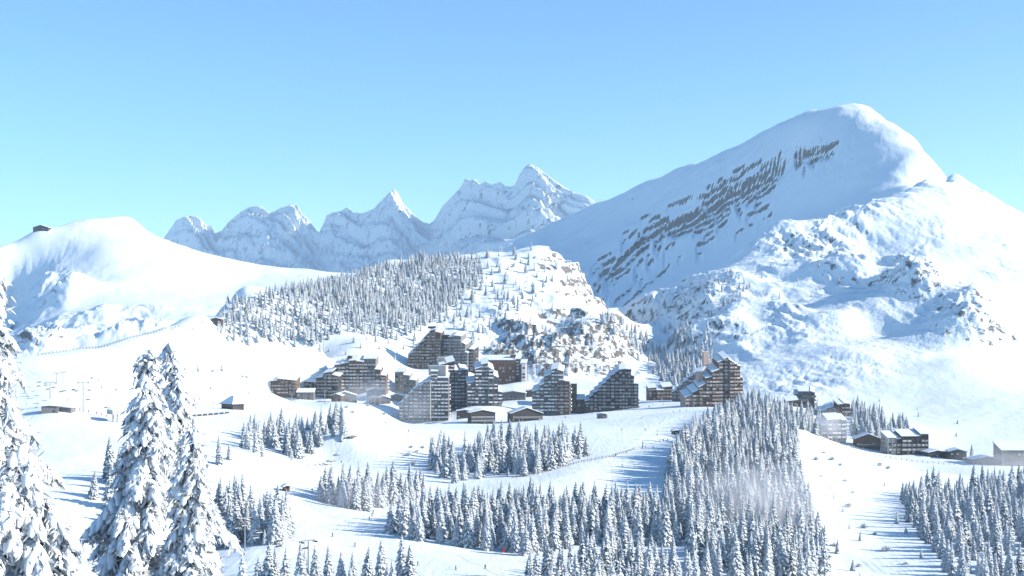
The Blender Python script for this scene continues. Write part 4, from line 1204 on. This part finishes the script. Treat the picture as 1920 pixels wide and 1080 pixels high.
chalet("dark chalet with broad shaded roof in front of the white-terraced block", 988, 790, 1160, 60, 25, 18, 'dark', 10, 47, .34, balc='brown')
chalet("low timber house with stacked terraces at the front edge of the village", 905, 796, 1150, 48, 27, 14, 'dark', 10, 48, .2, balc='grey')
chalet("flat snowy shop roof left of the stacked terrace house", 872, 784, 1190, 32, 15, 12, 'dark', 0, 49, .12)
chalet("snow-roofed hall between the terraced block and the stepped block", 962, 752, 1290, 46, 18, 14, 'grey', -5, 50, .15)
chalet("small snow-roofed kiosk at the foot of the red-brown block", 1002, 744, 1300, 26, 14, 12, 'dark', 6, 51, .2)
chalet("round-fronted timber chalet beside the valley road", 1628, 843, 1005, 46, 29, 15, 'brown', -6, 52, .38, balc='brown')
chalet("low snow-roofed chalet next to the flat-roofed terraced block", 1758, 858, 975, 36, 13, 11, 'dark', 8, 53, .2)
chalet("dark chalet behind the single frosted spruce on the valley road", 1796, 862, 965, 32, 19, 12, 'dark', -8, 54, .25)
chalet("low chalet half hidden by mist at the right end of the valley road", 1850, 872, 940, 52, 15, 13, 'grey', 0, 55, .18)
chalet("dark restaurant chalet at the corner of the hill forest", 405, 611, 1262, 20, 15, 9, 'dark', 0, 56, .25)
chalet("small dark shed on the snow below the low brown block", 520, 766, 1180, 13, 7, 5, 'dark', 15, 57, .3, cat="shed", nm="shed", group="small sheds on the snow")
chalet("small brown shed at the edge of the middle ski run", 538, 921, 650, 11, 10, 2.8, 'brown', 25, 58, .3, cat="shed", nm="shed", group="small sheds on the snow")
chalet("dark shed on the shaded piste beside the spur wood", 1268, 815, 905, 12, 8, 4, 'dark', 10, 59, .2, cat="shed", nm="shed", group="small sheds on the snow")
chalet("grey box hut alone on the white ski run below the pyramid block", 1128, 785, 1085, 18, 9, 4, 'grey', -20, 60, .1, cat="shed", nm="shed", group="small sheds on the snow")
chalet("little brown lift hut with twin poles on the left-hand slope", 353, 757, 960, 15, 9, 5, 'dark', -10, 61, .3, cat="shed", nm="shed", group="small sheds on the snow")
chalet("grey lift station building with flat snow lid on the left", 93, 775, 800, 30, 14, 8, 'grey', 10, 62, .1, cat="lift station", nm="lift_station", group="lift station buildings on the left")
chalet("low glass-fronted lift station building beside the tall pylon", 117, 773, 805, 32, 9, 7, 'grey', -6, 63, .1, cat="lift station", nm="lift_station", group="lift station buildings on the left")
chalet("summit restaurant with a long snow roof on the domed mountain", 76, 433, 2490, 30, 11, 12, 'dark', -8, 64, .3, balc=None)

# the hip-roofed round pavilion on the left slope
def pavilion():
    x, y, z = W(435, 766, 930); k = 930 / F
    e = tag(empty("ski_hut", (x, y, z + .6), R(-42)), "hip-roofed dark hut standing alone on the white left slope", "hut")
    b = MB(); b.box(-6.2, 6.2, -4, 5, -3, 2.4); b.build("wall", M['dark'], e)
    for i in range(6):
        o = link(bpy.data.objects.new("window", WIN[0]), e); o.location = (-5.1 + i * 2.04, -4.005, .7); o.scale = (1.4, 1, 1.2)
    def hip(zb, o, t, nm, mt):
        b = MB(); a = 6.2 + o; c0, c1 = -4 - o, 5 + o
        b.poly([(-a, c0, zb), (a, c0, zb), (1.4, .5, zb + t), (-1.4, .5, zb + t)]); b.poly([(a, c1, zb), (-a, c1, zb), (-1.4, .5, zb + t), (1.4, .5, zb + t)])
        b.poly([(a, c0, zb), (a, c1, zb), (1.4, .5, zb + t)]); b.poly([(-a, c1, zb), (-a, c0, zb), (-1.4, .5, zb + t)]); b.poly([(-a, c0, zb), (-a, c1, zb), (a, c1, zb), (a, c0, zb)])
        b.build(nm, mt, e)
    hip(2.42, 1.5, 5.0, "roof", M['dark']); hip(2.6, 1.4, 5.3, "roof_snow", M['tsnow'])
pavilion()

# ------------------------------------------------------------------ ski lifts
def gpt(px, py, Y):
    x, y, z = W(px, py, Y); return Vector((x, y, ground_z(x, y)))
def pylon(p, h, label, arm=5.0, yaw=0.0, r=.38, sheaves=True, group="ski lift pylons"):
    e = tag(empty("lift_pylon", p, yaw), label, "pylon", group)
    b = MB(); b.tube([(0, 0, -2), (0, 0, h)], r, 8, r1=r * .7); b.build("mast", M['steel'], e)
    b = MB(); b.box(-arm / 2, arm / 2, -.2, .2, h, h + .4); b.build("crossarm", M['steel'], e)
    if sheaves:
        for sx in (-1, 1):
            b = MB(); b.box(sx * arm / 2 - .15, sx * arm / 2 + .15, -1.5, 1.5, h - .45, h - .02); b.build("sheave_train", M['black'], e)
    return e
def chair_mesh():
    b = MB()
    b.tube([(0, 0, 0), (0, .1, -1.6), (0, .5, -2.6)], .05, 5, 0)
    c = MB()
    c.box(-1.25, 1.25, -.30, .30, -3.5, -3.38); c.box(-1.25, 1.25, .24, .34, -3.38, -2.75)
    f = MB(); f.tube([(-1.3, -.4, -3.5), (-1.3, .4, -3.4), (-1.3, .5, -2.6), (1.3, .5, -2.6), (1.3, .4, -3.4), (1.3, -.4, -3.5)], .05, 5)
    s = MB(); s.box(-1.2, 1.2, -.25, .2, -3.38, -3.25)
    return b.mesh("hanger", M['steel'], True), c.mesh("seat", M['black']), f.mesh("frame", M['steel'], True), s.mesh("snow", M['tsnow'])
CHAIR = chair_mesh()
def cable(points, label, sag=1.2, r=.05, group="ski lift cables"):
    P = []
    for a, b in zip(points[:-1], points[1:]):
        for i in range(10):
            t = i / 10; q = a.lerp(b, t); q.z -= sag * 4 * t * (1 - t); P.append(q)
    P.append(points[-1])
    m = MB(); m.tube(P, r, 5)
    tag(m.build("lift_cable", M['black']), label, "cable", group)
    return P
def chairs_on(P, fr, label, yaw, group):
    L = [0.0]
    for a, b in zip(P[:-1], P[1:]): L.append(L[-1] + (b - a).length)
    for f in fr:
        d = f * L[-1]
        for i in range(len(P) - 1):
            if L[i + 1] >= d:
                q = P[i].lerp(P[i + 1], (d - L[i]) / max(L[i + 1] - L[i], 1e-6)); break
        e = tag(empty("lift_chair", q, yaw), label, "chairlift seat", group)
        for nm, me in zip(("hanger", "seat", "frame", "snow"), CHAIR): link(bpy.data.objects.new(nm, me), e)

# lift on the left slope
LA = [gpt(216, 772, 800), gpt(156, 771, 815), gpt(94, 757, 850), gpt(30, 715, 930)]
tops = [7.0, 17.0, 9.5, 9.0]
pylon(LA[1], 17.0, "tall grey lift pylon by the left lift station", 6, .5)
pylon(LA[2], 9.5, "shorter lift pylon left of the tall one, over the low station", 6, .5)
pylon(LA[3], 9.0, "far lift pylon behind the snow-plastered tree at the left edge", 6, .5)
dirv = (LA[3] - LA[0]); dirv.z = 0; nrm = Vector((-dirv.y, dirv.x, 0)).normalized()
for k, sg in enumerate((-1, 1)):
    P = cable([p + Vector((0, 0, h)) + nrm * (sg * 2.8) for p, h in zip(LA, tops)], ("near" if sg < 0 else "far") + " hauling cable of the left slope lift", 2.2)
    chairs_on(P, [(.07, .17, .27, .37, .47, .58, .68), (.12, .22, .32, .43, .55)][k], "empty chair hanging on the " + ("near" if sg < 0 else "far") + " cable of the left slope lift", .9, "chairs of the left slope lift")
e = tag(empty("lift_station", LA[0], .6), "open drive station at the lower end of the left slope lift", "lift station", "lift station buildings on the left")
b = MB(); b.box(-3.2, 3.2, -5, 5, 4.6, 6.8); b.build("canopy", M['slab'], e)
b = MB(); b.box(-3.1, 3.1, -4.9, 4.9, 6.82, 7.4); b.build("roof_snow", M['tsnow'], e)
for sx in (-1, 1):
    b = MB(); b.box(sx * 1.2 - .3, sx * 1.2 + .3, -.4, .4, -2, 4.59); b.build("pillar", M['steel'], e)
for (px, py, Y) in ((106, 724, 905), (118, 724, 912)):
    pylon(gpt(px, py, Y), 7.0, "small drag lift gantry on the left slope, " + ("outer" if px < 110 else "inner") + " one", 4.0, .2, .2, False, "drag lift gantries")
# lift over the lower run
LB = [gpt(640, 1090, 440), gpt(578, 1078, 455), gpt(459, 1030, 505), gpt(380, 990, 560)]
tb = [10, 11.5, 13, 12]
pylon(LB[1], tb[1], "lift pylon rising over the lower run at the bottom edge", 5, .7, .3)
pylon(LB[2], tb[2], "lift pylon in front of the dark stand left of the lower run", 5, .7, .3)
pylon(LB[3], tb[3], "lift pylon inside the dark stand left of the lower run", 5, .7, .3)
dirv = (LB[3] - LB[0]); dirv.z = 0; nrm = Vector((-dirv.y, dirv.x, 0)).normalized()
for k, sg in enumerate((-1, 1)):
    P = cable([p + Vector((0, 0, h)) + nrm * (sg * 2.3) for p, h in zip(LB, tb)], ("near" if sg < 0 else "far") + " hauling cable of the lower run lift", 1.4, .035)
    chairs_on(P, [(.20, .36, .50, .62), (.28, .44, .57)][k], "empty chair hanging on the " + ("near" if sg < 0 else "far") + " cable of the lower run lift", .8, "chairs of the lower run lift")
# masts by the village
for (px, py, Y, h, lb) in ((607, 671, 1330, 16.5, "tall lift mast on the white meadow above the village"), (547, 756, 1215, 9, "T-shaped lift pylon before the low brown block"), (609, 756, 1215, 12, "T-shaped lift pylon before the shaded dark block")):
    pylon(gpt(px, py, Y), h, lb, 5.5, .2, .32)
cable([gpt(547, 756, 1215) + Vector((2.7, 0, 9)), gpt(609, 756, 1215) + Vector((2.7, 0, 12)), gpt(607, 671, 1330) + Vector((2.7, 0, 16.5))], "lift cable climbing from the village edge to the tall mast", 2.0)

def pole(px, py, Y, h, label, r=.09, mat='steel', lean=(0, 0), cat="pole", grp=None, nm="pole"):
    p = gpt(px, py, Y)
    e = tag(empty(nm, p), label, cat, grp)
    b = MB(); b.tube([(0, 0, -.5), (lean[0], lean[1], h)], r, 6, r1=r * .7); b.build("shaft", M[mat], e)
    b = MB(); b.tube([(0, 0, -.2), (0, 0, .55)], r * 2.2, 6); b.build("footing", M[mat if mat != 'steel' else 'slab'], e)
    return e
pole(574, 903, 700, 5.5, "thin marker pole on the middle ski run", .07)
pole(1703, 856, 965, 6.5, "lamp post on the valley road before the flat-roofed block", .1)
pole(783, 496, 1770, 13, "taller aerial mast on the hilltop forest", .16); pole(768, 498, 1765, 7, "shorter aerial mast on the hilltop forest", .12)
pole(235, 410, 2598, 9, "summit pole on the domed mountain", .2)
e = pole(944, 1038, 538, 5.6, "red-footed snow lance leaning before the wide wood", .05, 'steel', (-2.0, 0), "snow lance", nm="snow_lance")
b = MB(); b.box(-.55, .55, -.45, .45, .5, 1.5); b.box(-.4, .4, -.35, .35, 1.5, 1.75); b.build("padding", M['redp'], e)
pole(348, 757, 955, 5, "left of the twin poles at the little brown lift hut", .08); pole(360, 757, 955, 5.5, "right of the twin poles at the little brown lift hut", .08)
pole(1205, 834, 830, 3.4, "dark padded marker post on the shaded piste", .25, 'black')

# fences
def fence(pts, label, step, h, rail=True):
    P = [gpt(*p) for p in pts]; S = []
    for a, b in zip(P[:-1], P[1:]):
        n = max(1, int((b - a).length / step))
        for i in range(n):
            q = a.lerp(b, i / n); q.z = ground_z(q.x, q.y); S.append(q)
    q = P[-1]; S.append(q)
    e = tag(empty("piste_fence", S[0]), label, "fence", "fences along the runs")
    pb = MB(); pb.box(-.11, .11, -.11, .11, -.5, h); me = pb.mesh("post", M['brown'])
    for s in S:
        o = link(bpy.data.objects.new("post", me), e); o.location = s - S[0]
    if rail:
        for zz in (.45 * h, .9 * h):
            b = MB(); b.tube([s - S[0] + Vector((0, 0, zz)) for s in S], .055, 4); b.build("rail", M['brown'], e)
fence([(72, 668, 1004), (150, 656, 1050), (250, 633, 1120), (310, 618, 1165)], "long picket fence along the crest of the left slope", 4.0, 1.5)
fence([(960, 893, 735), (1040, 878, 752), (1095, 866, 775), (1150, 858, 788), (1190, 846, 815)], "slatted fence between the grove and the shaded piste", 2.6, 1.3)
fence([(1570, 812, 960), (1640, 838, 955), (1700, 856, 950), (1790, 868, 935)], "pale fence along the edge of the valley road", 3.2, 1.6)
# retaining wall of the left terrace
pa, pb_ = gpt(338, 780, 872), gpt(432, 780, 905)
e = tag(empty("retaining_wall", pa), "dark dashed retaining wall under the left terrace", "wall")
n = 9
for i in range(n):
    a = pa.lerp(pb_, i / n) - pa; c = pa.lerp(pb_, (i + .72) / n) - pa
    b = MB(); b.hexa([(a.x, a.y - .4, -1.5), (c.x, c.y - .4, -1.5), (c.x, c.y + .4, -1.5), (a.x, a.y + .4, -1.5), (a.x, a.y - .4, a.z + 1.0), (c.x, c.y - .4, c.z + 1.0), (c.x, c.y + .4, c.z + 1.0), (a.x, a.y + .4, a.z + 1.0)])
    b.build("panel", M['dark'], e)

# ------------------------------------------------------------------ boulders and bushes
def boulder_mesh(seed):
    r = random.Random(seed); bm = bmesh.new(); bmesh.ops.create_icosphere(bm, subdivisions=2, radius=1.0)
    for v in bm.verts:
        n = v.co.normalized(); k = 1 + .35 * math.sin(3.1 * n.x + seed) * math.cos(2.7 * n.y - seed) + r.uniform(-.12, .12)
        v.co = Vector((n.x * k, n.y * k, n.z * k * .75))
    me = bpy.data.meshes.new("rock"); bm.to_mesh(me)
    cap_ = bmesh.new(); cap_.from_mesh(me)
    bmesh.ops.delete(cap_, geom=[f for f in cap_.faces if f.normal.z < .45], context='FACES')
    for v in cap_.verts: v.co += Vector((0, 0, .10)) + v.co * .03
    m2 = bpy.data.meshes.new("snow_cap"); cap_.to_mesh(m2)
    for p in m2.polygons: p.use_smooth = True
    bm.free(); cap_.free()
    me.materials.append(M['rockm']); m2.materials.append(M['tsnow'])
    return me, m2
M['rockm'] = simple("weathered_rock", (0.16, 0.14, 0.12), 0.9, 0.5, 1.2)
BOULD = [boulder_mesh(i) for i in range(4)]
rb = random.Random(77)
for i, (px, py, Y) in enumerate([(592, 842, 775), (603, 838, 785), (614, 835, 790), (625, 829, 805), (634, 825, 815), (643, 821, 826), (650, 818, 835), (660, 822, 830), (580, 848, 760), (570, 856, 745)]):
    p = gpt(px + rb.uniform(-3, 3), py, Y + rb.uniform(-4, 4))
    e = tag(empty("boulder", p - Vector((0, 0, .4)), rb.uniform(0, 6)), "snow-capped boulder on the bank between the knoll trees and the ski run", "boulder", "boulders on the knoll bank")
    s = rb.uniform(1.0, 2.4); e.scale = (s * 1.3, s, s * .8)
    a, c = BOULD[i % 4]; link(bpy.data.objects.new("rock", a), e); link(bpy.data.objects.new("snow_cap", c), e)
def bush_mesh(seed):
    r = random.Random(seed); v, f, sv, sf = [], [], [], []
    for i in range(70):
        az, el = r.uniform(0, 6.28), r.uniform(.25, 1.5)
        d = Vector((math.cos(az) * math.cos(el), math.sin(az) * math.cos(el), math.sin(el))); L = r.uniform(.7, 1.15)
        t = d.cross(Vector((0, 0, 1)) if abs(d.z) < .95 else Vector((1, 0, 0))).normalized() * .035
        b = len(v); v += [tuple(d * .05 - t), tuple(d * .05 + t), tuple(d * L)]; f.append((b, b + 1, b + 2))
        for q in range(4):
            c = d * L * r.uniform(.45, 1.02); w = r.uniform(.05, .14)
            b = len(sv); u = t.normalized() * w
            sv += [tuple(c - u), tuple(c + Vector((w, -w, w * .3))), tuple(c + u), tuple(c + Vector((0, 0, w * 1.1)))]; sf += [(b, b + 1, b + 3), (b + 1, b + 2, b + 3), (b + 2, b, b + 3)]
    return mesh_np("twigs", v, f, M['bark']), mesh_np("snow", sv, sf, M['tsnow'])
BUSH = [bush_mesh(i) for i in range(3)]
BZ = [("snow-dusted leafless bush on the bank above the misty clump", "bushes above the misty clump", [(770, 845, 840), (782, 850, 830), (792, 838, 850), (765, 855, 815), (775, 868, 790), (808, 880, 770)]),
      ("snow-dusted leafless bush on the open white slope below the hill forest", "bushes on the open left slope", [(398, 657, 1080), (475, 668, 1160), (482, 680, 1150), (462, 675, 1140), (455, 690, 1120), (520, 676, 1210), (330, 690, 1050), (505, 660, 1240)]),
      ("snow-dusted leafless bush in the gully below the valley road", "bushes in the gully", [(1545, 850, 880), (1560, 862, 860), (1575, 875, 840), (1530, 870, 850), (1650, 890, 870), (1665, 895, 860), (1600, 930, 760), (1620, 1000, 640), (1640, 1015, 620), (1590, 960, 700), (1565, 1030, 590), (1660, 1040, 585), (1700, 1060, 560), (1610, 1060, 560), (1540, 900, 790), (1585, 905, 790)]),
      ("snow-dusted leafless bush in front of the village square", "bushes by the village square", [(650, 772, 1205), (662, 776, 1195), (690, 768, 1215), (720, 772, 1210), (736, 770, 1215), (1012, 790, 1150), (1040, 792, 1150), (1060, 788, 1160)])]
for lb, gp, pts in BZ:
    for i, p in enumerate(pts):
        q = gpt(*p); s = rb.uniform(1.4, 2.8)
        e = tag(empty("bush", q - Vector((0, 0, .1)), rb.uniform(0, 6)), lb, "bush", gp); e.scale = (s, s, s * .8)
        a, c = BUSH[i % 3]; link(bpy.data.objects.new("twigs", a), e)["kind"] = "stuff"; link(bpy.data.objects.new("snow", c), e)["kind"] = "stuff"

# ------------------------------------------------------------------ skiers
def skier_mesh(name, joints, edges, jacket):
    me = bpy.data.meshes.new("tmp"); me.from_pydata([j[:3] for j in joints], edges, [])
    o = bpy.data.objects.new("tmp", me); COL.objects.link(o)
    o.modifiers.new("skin", 'SKIN'); s = o.modifiers.new("sub", 'SUBSURF'); s.levels = 1; s.render_levels = 1
    for k, j in enumerate(joints):
        o.data.skin_vertices[0].data[k].radius = (j[3], j[3]); o.data.skin_vertices[0].data[k].use_root = (k == 0)
    dg = bpy.context.evaluated_depsgraph_get(); dg.update()
    out = bpy.data.meshes.new_from_object(o.evaluated_get(dg)); out.name = name
    bpy.data.objects.remove(o); bpy.data.meshes.remove(me)
    out.materials.clear()
    for m in (M[jacket], M['trousers'], M['skin']): out.materials.append(m)
    for p in out.polygons:
        z = p.center.z; p.material_index = 1 if z < .92 else (2 if z > 1.50 and z < 1.62 else 0); p.use_smooth = True
    return out
M['trousers'] = simple("dark_ski_trousers", (0.03, 0.032, 0.04), 0.7, 0.2, 3.0)
M['skin'] = simple("face_skin", (0.55, 0.36, 0.28), 0.6, 0.1, 3.0)
for nm, c in (("jk_dark", (0.035, 0.04, 0.06)), ("jk_red", (0.40, 0.05, 0.04)), ("jk_blue", (0.05, 0.14, 0.35)), ("jk_teal", (0.04, 0.20, 0.20))): M[nm] = simple(nm + "_jacket", c, 0.7, 0.2, 3.0)
JT = [(0, 0, .92, .16), (0, -.04, 1.15, .17), (0, -.06, 1.38, .17), (0, -.08, 1.50, .07), (0, -.10, 1.58, .105), (0, -.10, 1.70, .11),
      (.22, -.08, 1.36, .085), (.33, -.22, 1.12, .07), (.30, -.42, 1.02, .055), (-.22, -.08, 1.36, .085), (-.33, -.22, 1.12, .07), (-.30, -.42, 1.02, .055),
      (.12, -.10, .70, .115), (.14, -.16, .48, .095), (.14, -.04, .12, .07), (.14, -.18, .07, .06), (-.12, -.10, .70, .115), (-.14, -.16, .48, .095), (-.14, -.04, .12, .07), (-.14, -.18, .07, .06)]
JE = [(0, 1), (1, 2), (2, 3), (3, 4), (4, 5), (2, 6), (6, 7), (7, 8), (2, 9), (9, 10), (10, 11), (0, 12), (12, 13), (13, 14), (14, 15), (0, 16), (16, 17), (17, 18), (18, 19)]
BODY = [(n, skier_mesh("body", JT, JE, k)) for n, k in (("dark", "jk_dark"), ("red", "jk_red"), ("blue", "jk_blue"), ("teal", "jk_teal"), ("dark", "jk_dark"))]
b = MB()
b.box(-.05, .05, -.85, .75, 0, .03); b.hexa([(-.05, -1.0, .09), (.05, -1.0, .09), (.05, -.85, 0), (-.05, -.85, 0), (-.05, -1.0, .12), (.05, -1.0, .12), (.05, -.85, .03), (-.05, -.85, .03)])
SKI = b.mesh("ski", M['jk_red'])
b = MB(); b.tube([(0, 0, 1.08), (0, .25, .02)], .015, 5); POLE = b.mesh("ski_pole", M['black'])
rk_ = random.Random(9); SEEN = {}
def skier(px, py, Y, where, group):
    p = gpt(px, py, Y); nm, me = BODY[rk_.randrange(len(BODY))]
    e = tag(empty("person", p, rk_.uniform(0, 6.28)), f"skier in {nm} jacket and dark trousers " + where, "person", group)
    link(bpy.data.objects.new("body", me), e)
    for sx in (-.14, .14): link(bpy.data.objects.new("ski", SKI), e).location = (sx, -.1, .01)
    for sx in (-.31, .31): link(bpy.data.objects.new("ski_pole", POLE), e).location = (sx, -.40, 0)
for (px, py, Y) in [(700, 966, 622), (697, 973, 612), (692, 983, 600), (624, 1012, 545), (665, 1028, 530), (784, 1056, 490), (854, 1067, 478), (910, 1062, 485), (585, 918, 662)]:
    skier(px, py, Y, "on the lower ski run", "skiers on the lower run")
for (px, py, Y) in [(766, 830, 905), (640, 860, 800), (722, 815, 980)]: skier(px, py, Y, "on the middle ski run", "skiers on the middle run")
for (px, py, Y) in [(1237, 828, 860), (1244, 826, 866), (1211, 842, 820), (1225, 843, 818), (1205, 843, 818), (1175, 851, 800), (1166, 874, 755), (1155, 856, 790), (1252, 824, 872), (1232, 818, 885)]:
    skier(px, py, Y, "on the shaded piste beside the spur wood", "skiers on the shaded piste")
for (px, py, Y) in [(1262, 781, 1080), (1275, 782, 1075), (1287, 781, 1080), (1109, 775, 1180), (1111, 776, 1178), (1216, 763, 1250), (1218, 764, 1248), (1224, 760, 1262), (1244, 760, 1262), (1165, 812, 930), (1210, 810, 930), (1232, 811, 925), (1203, 790, 1020)]:
    skier(px, py, Y, "on the white run below the village", "skiers below the village")
for i in range(26):
    t = rk_.random(); px = 315 + 88 * t; py = 632 - 24 * t + rk_.uniform(-3, 7)
    skier(px, py, 1165 + 75 * t - rk_.uniform(0, 25), "queueing along the crest by the hill restaurant", "skiers on the crest")
for (px, py, Y) in [(171, 713, 940), (173, 712, 941), (184, 714, 938), (190, 722, 920), (217, 726, 925), (219, 725, 926), (206, 738, 890), (346, 724, 1000), (394, 733, 1010), (396, 733, 1010), (374, 751, 975), (401, 754, 970), (408, 754, 968), (422, 735, 1020), (458, 740, 1030), (466, 739, 1035), (486, 742, 1060), (205, 751, 850), (128, 752, 850), (150, 771, 818), (166, 771, 816), (181, 770, 816), (190, 770, 815), (200, 770, 812)]:
    skier(px, py, Y, "on the broad white left slope", "skiers on the left slope")

# ------------------------------------------------------------------ tracks pressed into the runs
_ys = np.geomspace(380, 2000, 420)
def hit(px, py):
    """where the line of sight meets the ground"""
    z = terrain((px - 960) / F * _ys, _ys)[0]; d = z - (HOR - py) / F * _ys
    k = np.argmax(d > 0)
    if d[k] <= 0: return None
    k = max(k, 1); t = d[k - 1] / (d[k - 1] - d[k]); Y = _ys[k - 1] + t * (_ys[k] - _ys[k - 1])
    return (px - 960) / F * Y, Y
TRK = [[(716, 1040), (745, 1052), (770, 1062), (795, 1082)], [(820, 1034), (865, 1043), (885, 1055), (905, 1062), (930, 1078)], [(985, 1045), (900, 1046), (840, 1038), (740, 1032)],
       [(770, 802), (740, 830), (690, 850), (640, 868), (600, 900), (575, 930), (600, 958), (680, 985)], [(800, 808), (760, 838), (700, 866), (650, 885), (590, 915)], [(720, 800), (700, 822), (660, 845), (620, 872), (560, 905)],
       [(690, 975), (640, 990), (600, 1012), (560, 1036), (500, 1052)], [(660, 962), (620, 985), (585, 1020)], [(1280, 778), (1230, 800), (1190, 830), (1150, 858), (1090, 885), (1040, 900)], [(1250, 782), (1215, 812), (1170, 845), (1120, 868)],
       [(1200, 780), (1160, 800), (1120, 825), (1105, 850)], [(400, 620), (330, 650), (250, 690), (200, 720), (215, 760)], [(380, 625), (350, 670), (330, 710), (300, 745), (250, 768)], [(330, 622), (260, 655), (180, 690), (120, 720)],
       [(500, 690), (440, 715), (400, 742), (370, 765)], [(470, 680), (420, 700), (340, 735), (260, 760)], [(560, 870), (480, 880), (440, 890)], 
       [(1100, 790), (1040, 800), (990, 806)], [(1270, 790), (1200, 794), (1120, 798)]]
for pts in TRK:
    H_ = [hit(*p) for p in pts]; H_ = [np.array(h) for h in H_ if h]
    if len(H_) < 2: continue
    P = []
    for i in range(len(H_) - 1):                       # smooth curve through the points
        p0, p1, p2, p3 = H_[max(i - 1, 0)], H_[i], H_[i + 1], H_[min(i + 2, len(H_) - 1)]
        for t in np.linspace(0, 1, 24, endpoint=False):
            P.append(.5 * (2 * p1 + (p2 - p0) * t + (2 * p0 - 5 * p1 + 4 * p2 - p3) * t ** 2 + (3 * p1 - p0 - 3 * p2 + p3) * t ** 3))
    P = np.array(P)
    T_ = np.gradient(P, axis=0); T_ /= np.linalg.norm(T_, axis=1)[:, None] + 1e-9; N_ = np.stack([-T_[:, 1], T_[:, 0]], -1)
    prof = [(-1.0, -.08), (-.65, .13), (-.4, .03), (.4, .03), (.65, .13), (1.0, -.08)]
    V = []
    for o_, h_ in prof:
        Q = P + N_ * o_; V.append(np.stack([Q[:, 0], Q[:, 1], terrain(Q[:, 0], Q[:, 1])[0] + h_ + .02], -1))
    V = np.stack(V, 1); n_, m_ = V.shape[:2]; ii = np.arange(n_ * m_).reshape(n_, m_)
    q = np.stack([ii[:-1, :-1], ii[1:, :-1], ii[1:, 1:], ii[:-1, 1:]], -1).reshape(-1, 4)
    tag(link(bpy.data.objects.new("ski_track", mesh_np("ski_track", V.reshape(-1, 3), q, M['snow'], smooth=True))), "shallow ski track across the run", kind="structure")


# ------------------------------------------------------------------ air
def build_haze():
    m = bpy.data.materials.new("thin_air"); m.use_nodes = True
    nt = m.node_tree; nt.nodes.clear()
    o = nt.nodes.new("ShaderNodeOutputMaterial"); v = nt.nodes.new("ShaderNodeVolumePrincipled")
    v.inputs["Color"].default_value = (0.66, 0.84, 1.0, 1)
    v.inputs["Density"].default_value = 0.00005
    v.inputs["Anisotropy"].default_value = 0.2
    nt.links.new(v.outputs[0], o.inputs["Volume"])
    b = MB(); b.box(-14100, 14100, -2500, 20100, -250, 1000)
    tag(b.build("haze", m), "thin cold haze filling the air", kind="stuff")
build_haze()

def mist(px, py, Y, rx, ry, rz, dens, seed, label):
    m = bpy.data.materials.new("drifting_mist"); m.use_nodes = True
    nt = m.node_tree; nt.nodes.clear()
    o = nt.nodes.new("ShaderNodeOutputMaterial"); v = nt.nodes.new("ShaderNodeVolumePrincipled")
    v.inputs["Color"].default_value = (0.96, 0.97, 1.0, 1); v.inputs["Anisotropy"].default_value = 0.1
    tc = nd(nt, "ShaderNodeTexCoord")
    ln = nt.nodes.new("ShaderNodeVectorMath"); ln.operation = 'LENGTH'; nt.links.new(tc.outputs["Object"], ln.inputs[0])
    fall = nd(nt, "ShaderNodeMapRange"); fall.interpolation_type = 'SMOOTHSTEP'
    nt.links.new(ln.outputs["Value"], fall.inputs[0]); fall.inputs[1].default_value = 1.0; fall.inputs[2].default_value = 0.15; fall.inputs[3].default_value = 0.0; fall.inputs[4].default_value = 1.0
    mp = nd(nt, "ShaderNodeMapping"); mp.inputs["Location"].default_value = (seed * 3.7, seed * 1.9, 0); nt.links.new(tc.outputs["Object"], mp.inputs[0])
    n = noise(nt, 1.7, 3, 0.6, mp.outputs[0])
    nr = nd(nt, "ShaderNodeMapRange"); nt.links.new(n.outputs[0], nr.inputs[0]); nr.inputs[1].default_value = 0.28; nr.inputs[2].default_value = 0.72
    d = math_n(nt, 'MULTIPLY', fall.outputs[0], nr.outputs[0]); d = math_n(nt, 'MULTIPLY', d, dens)
    nt.links.new(d, v.inputs["Density"]); nt.links.new(v.outputs[0], o.inputs["Volume"])
    bm = bmesh.new(); bmesh.ops.create_icosphere(bm, subdivisions=3, radius=1.0)
    me = bpy.data.meshes.new("mist"); bm.to_mesh(me); bm.free(); me.materials.append(m)
    ob = link(bpy.data.objects.new("mist", me)); ob.location = W(px, py, Y); ob.scale = (rx, ry, rz)
    tag(ob, label, kind="stuff")
mist(1420, 960, 610, 46, 50, 28, .030, 1, "drifting snow mist over the steep spur wood")
mist(1530, 930, 700, 38, 50, 20, .022, 2, "thin snow mist over the gully edge")
mist(660, 930, 640, 24, 30, 11, .035, 3, "snow mist drifting through the clump by the middle run")
mist(1555, 800, 985, 24, 24, 16, .035, 4, "mist wrapping the white terraced block")
mist(1885, 865, 900, 40, 40, 15, .016, 5, "mist at the right end of the valley road")
mist(690, 735, 1215, 36, 30, 16, .02, 6, "mist in front of the tall grey-brown block")
mist(775, 765, 1165, 26, 20, 18, .016, 7, "mist in front of the hazy pale block")
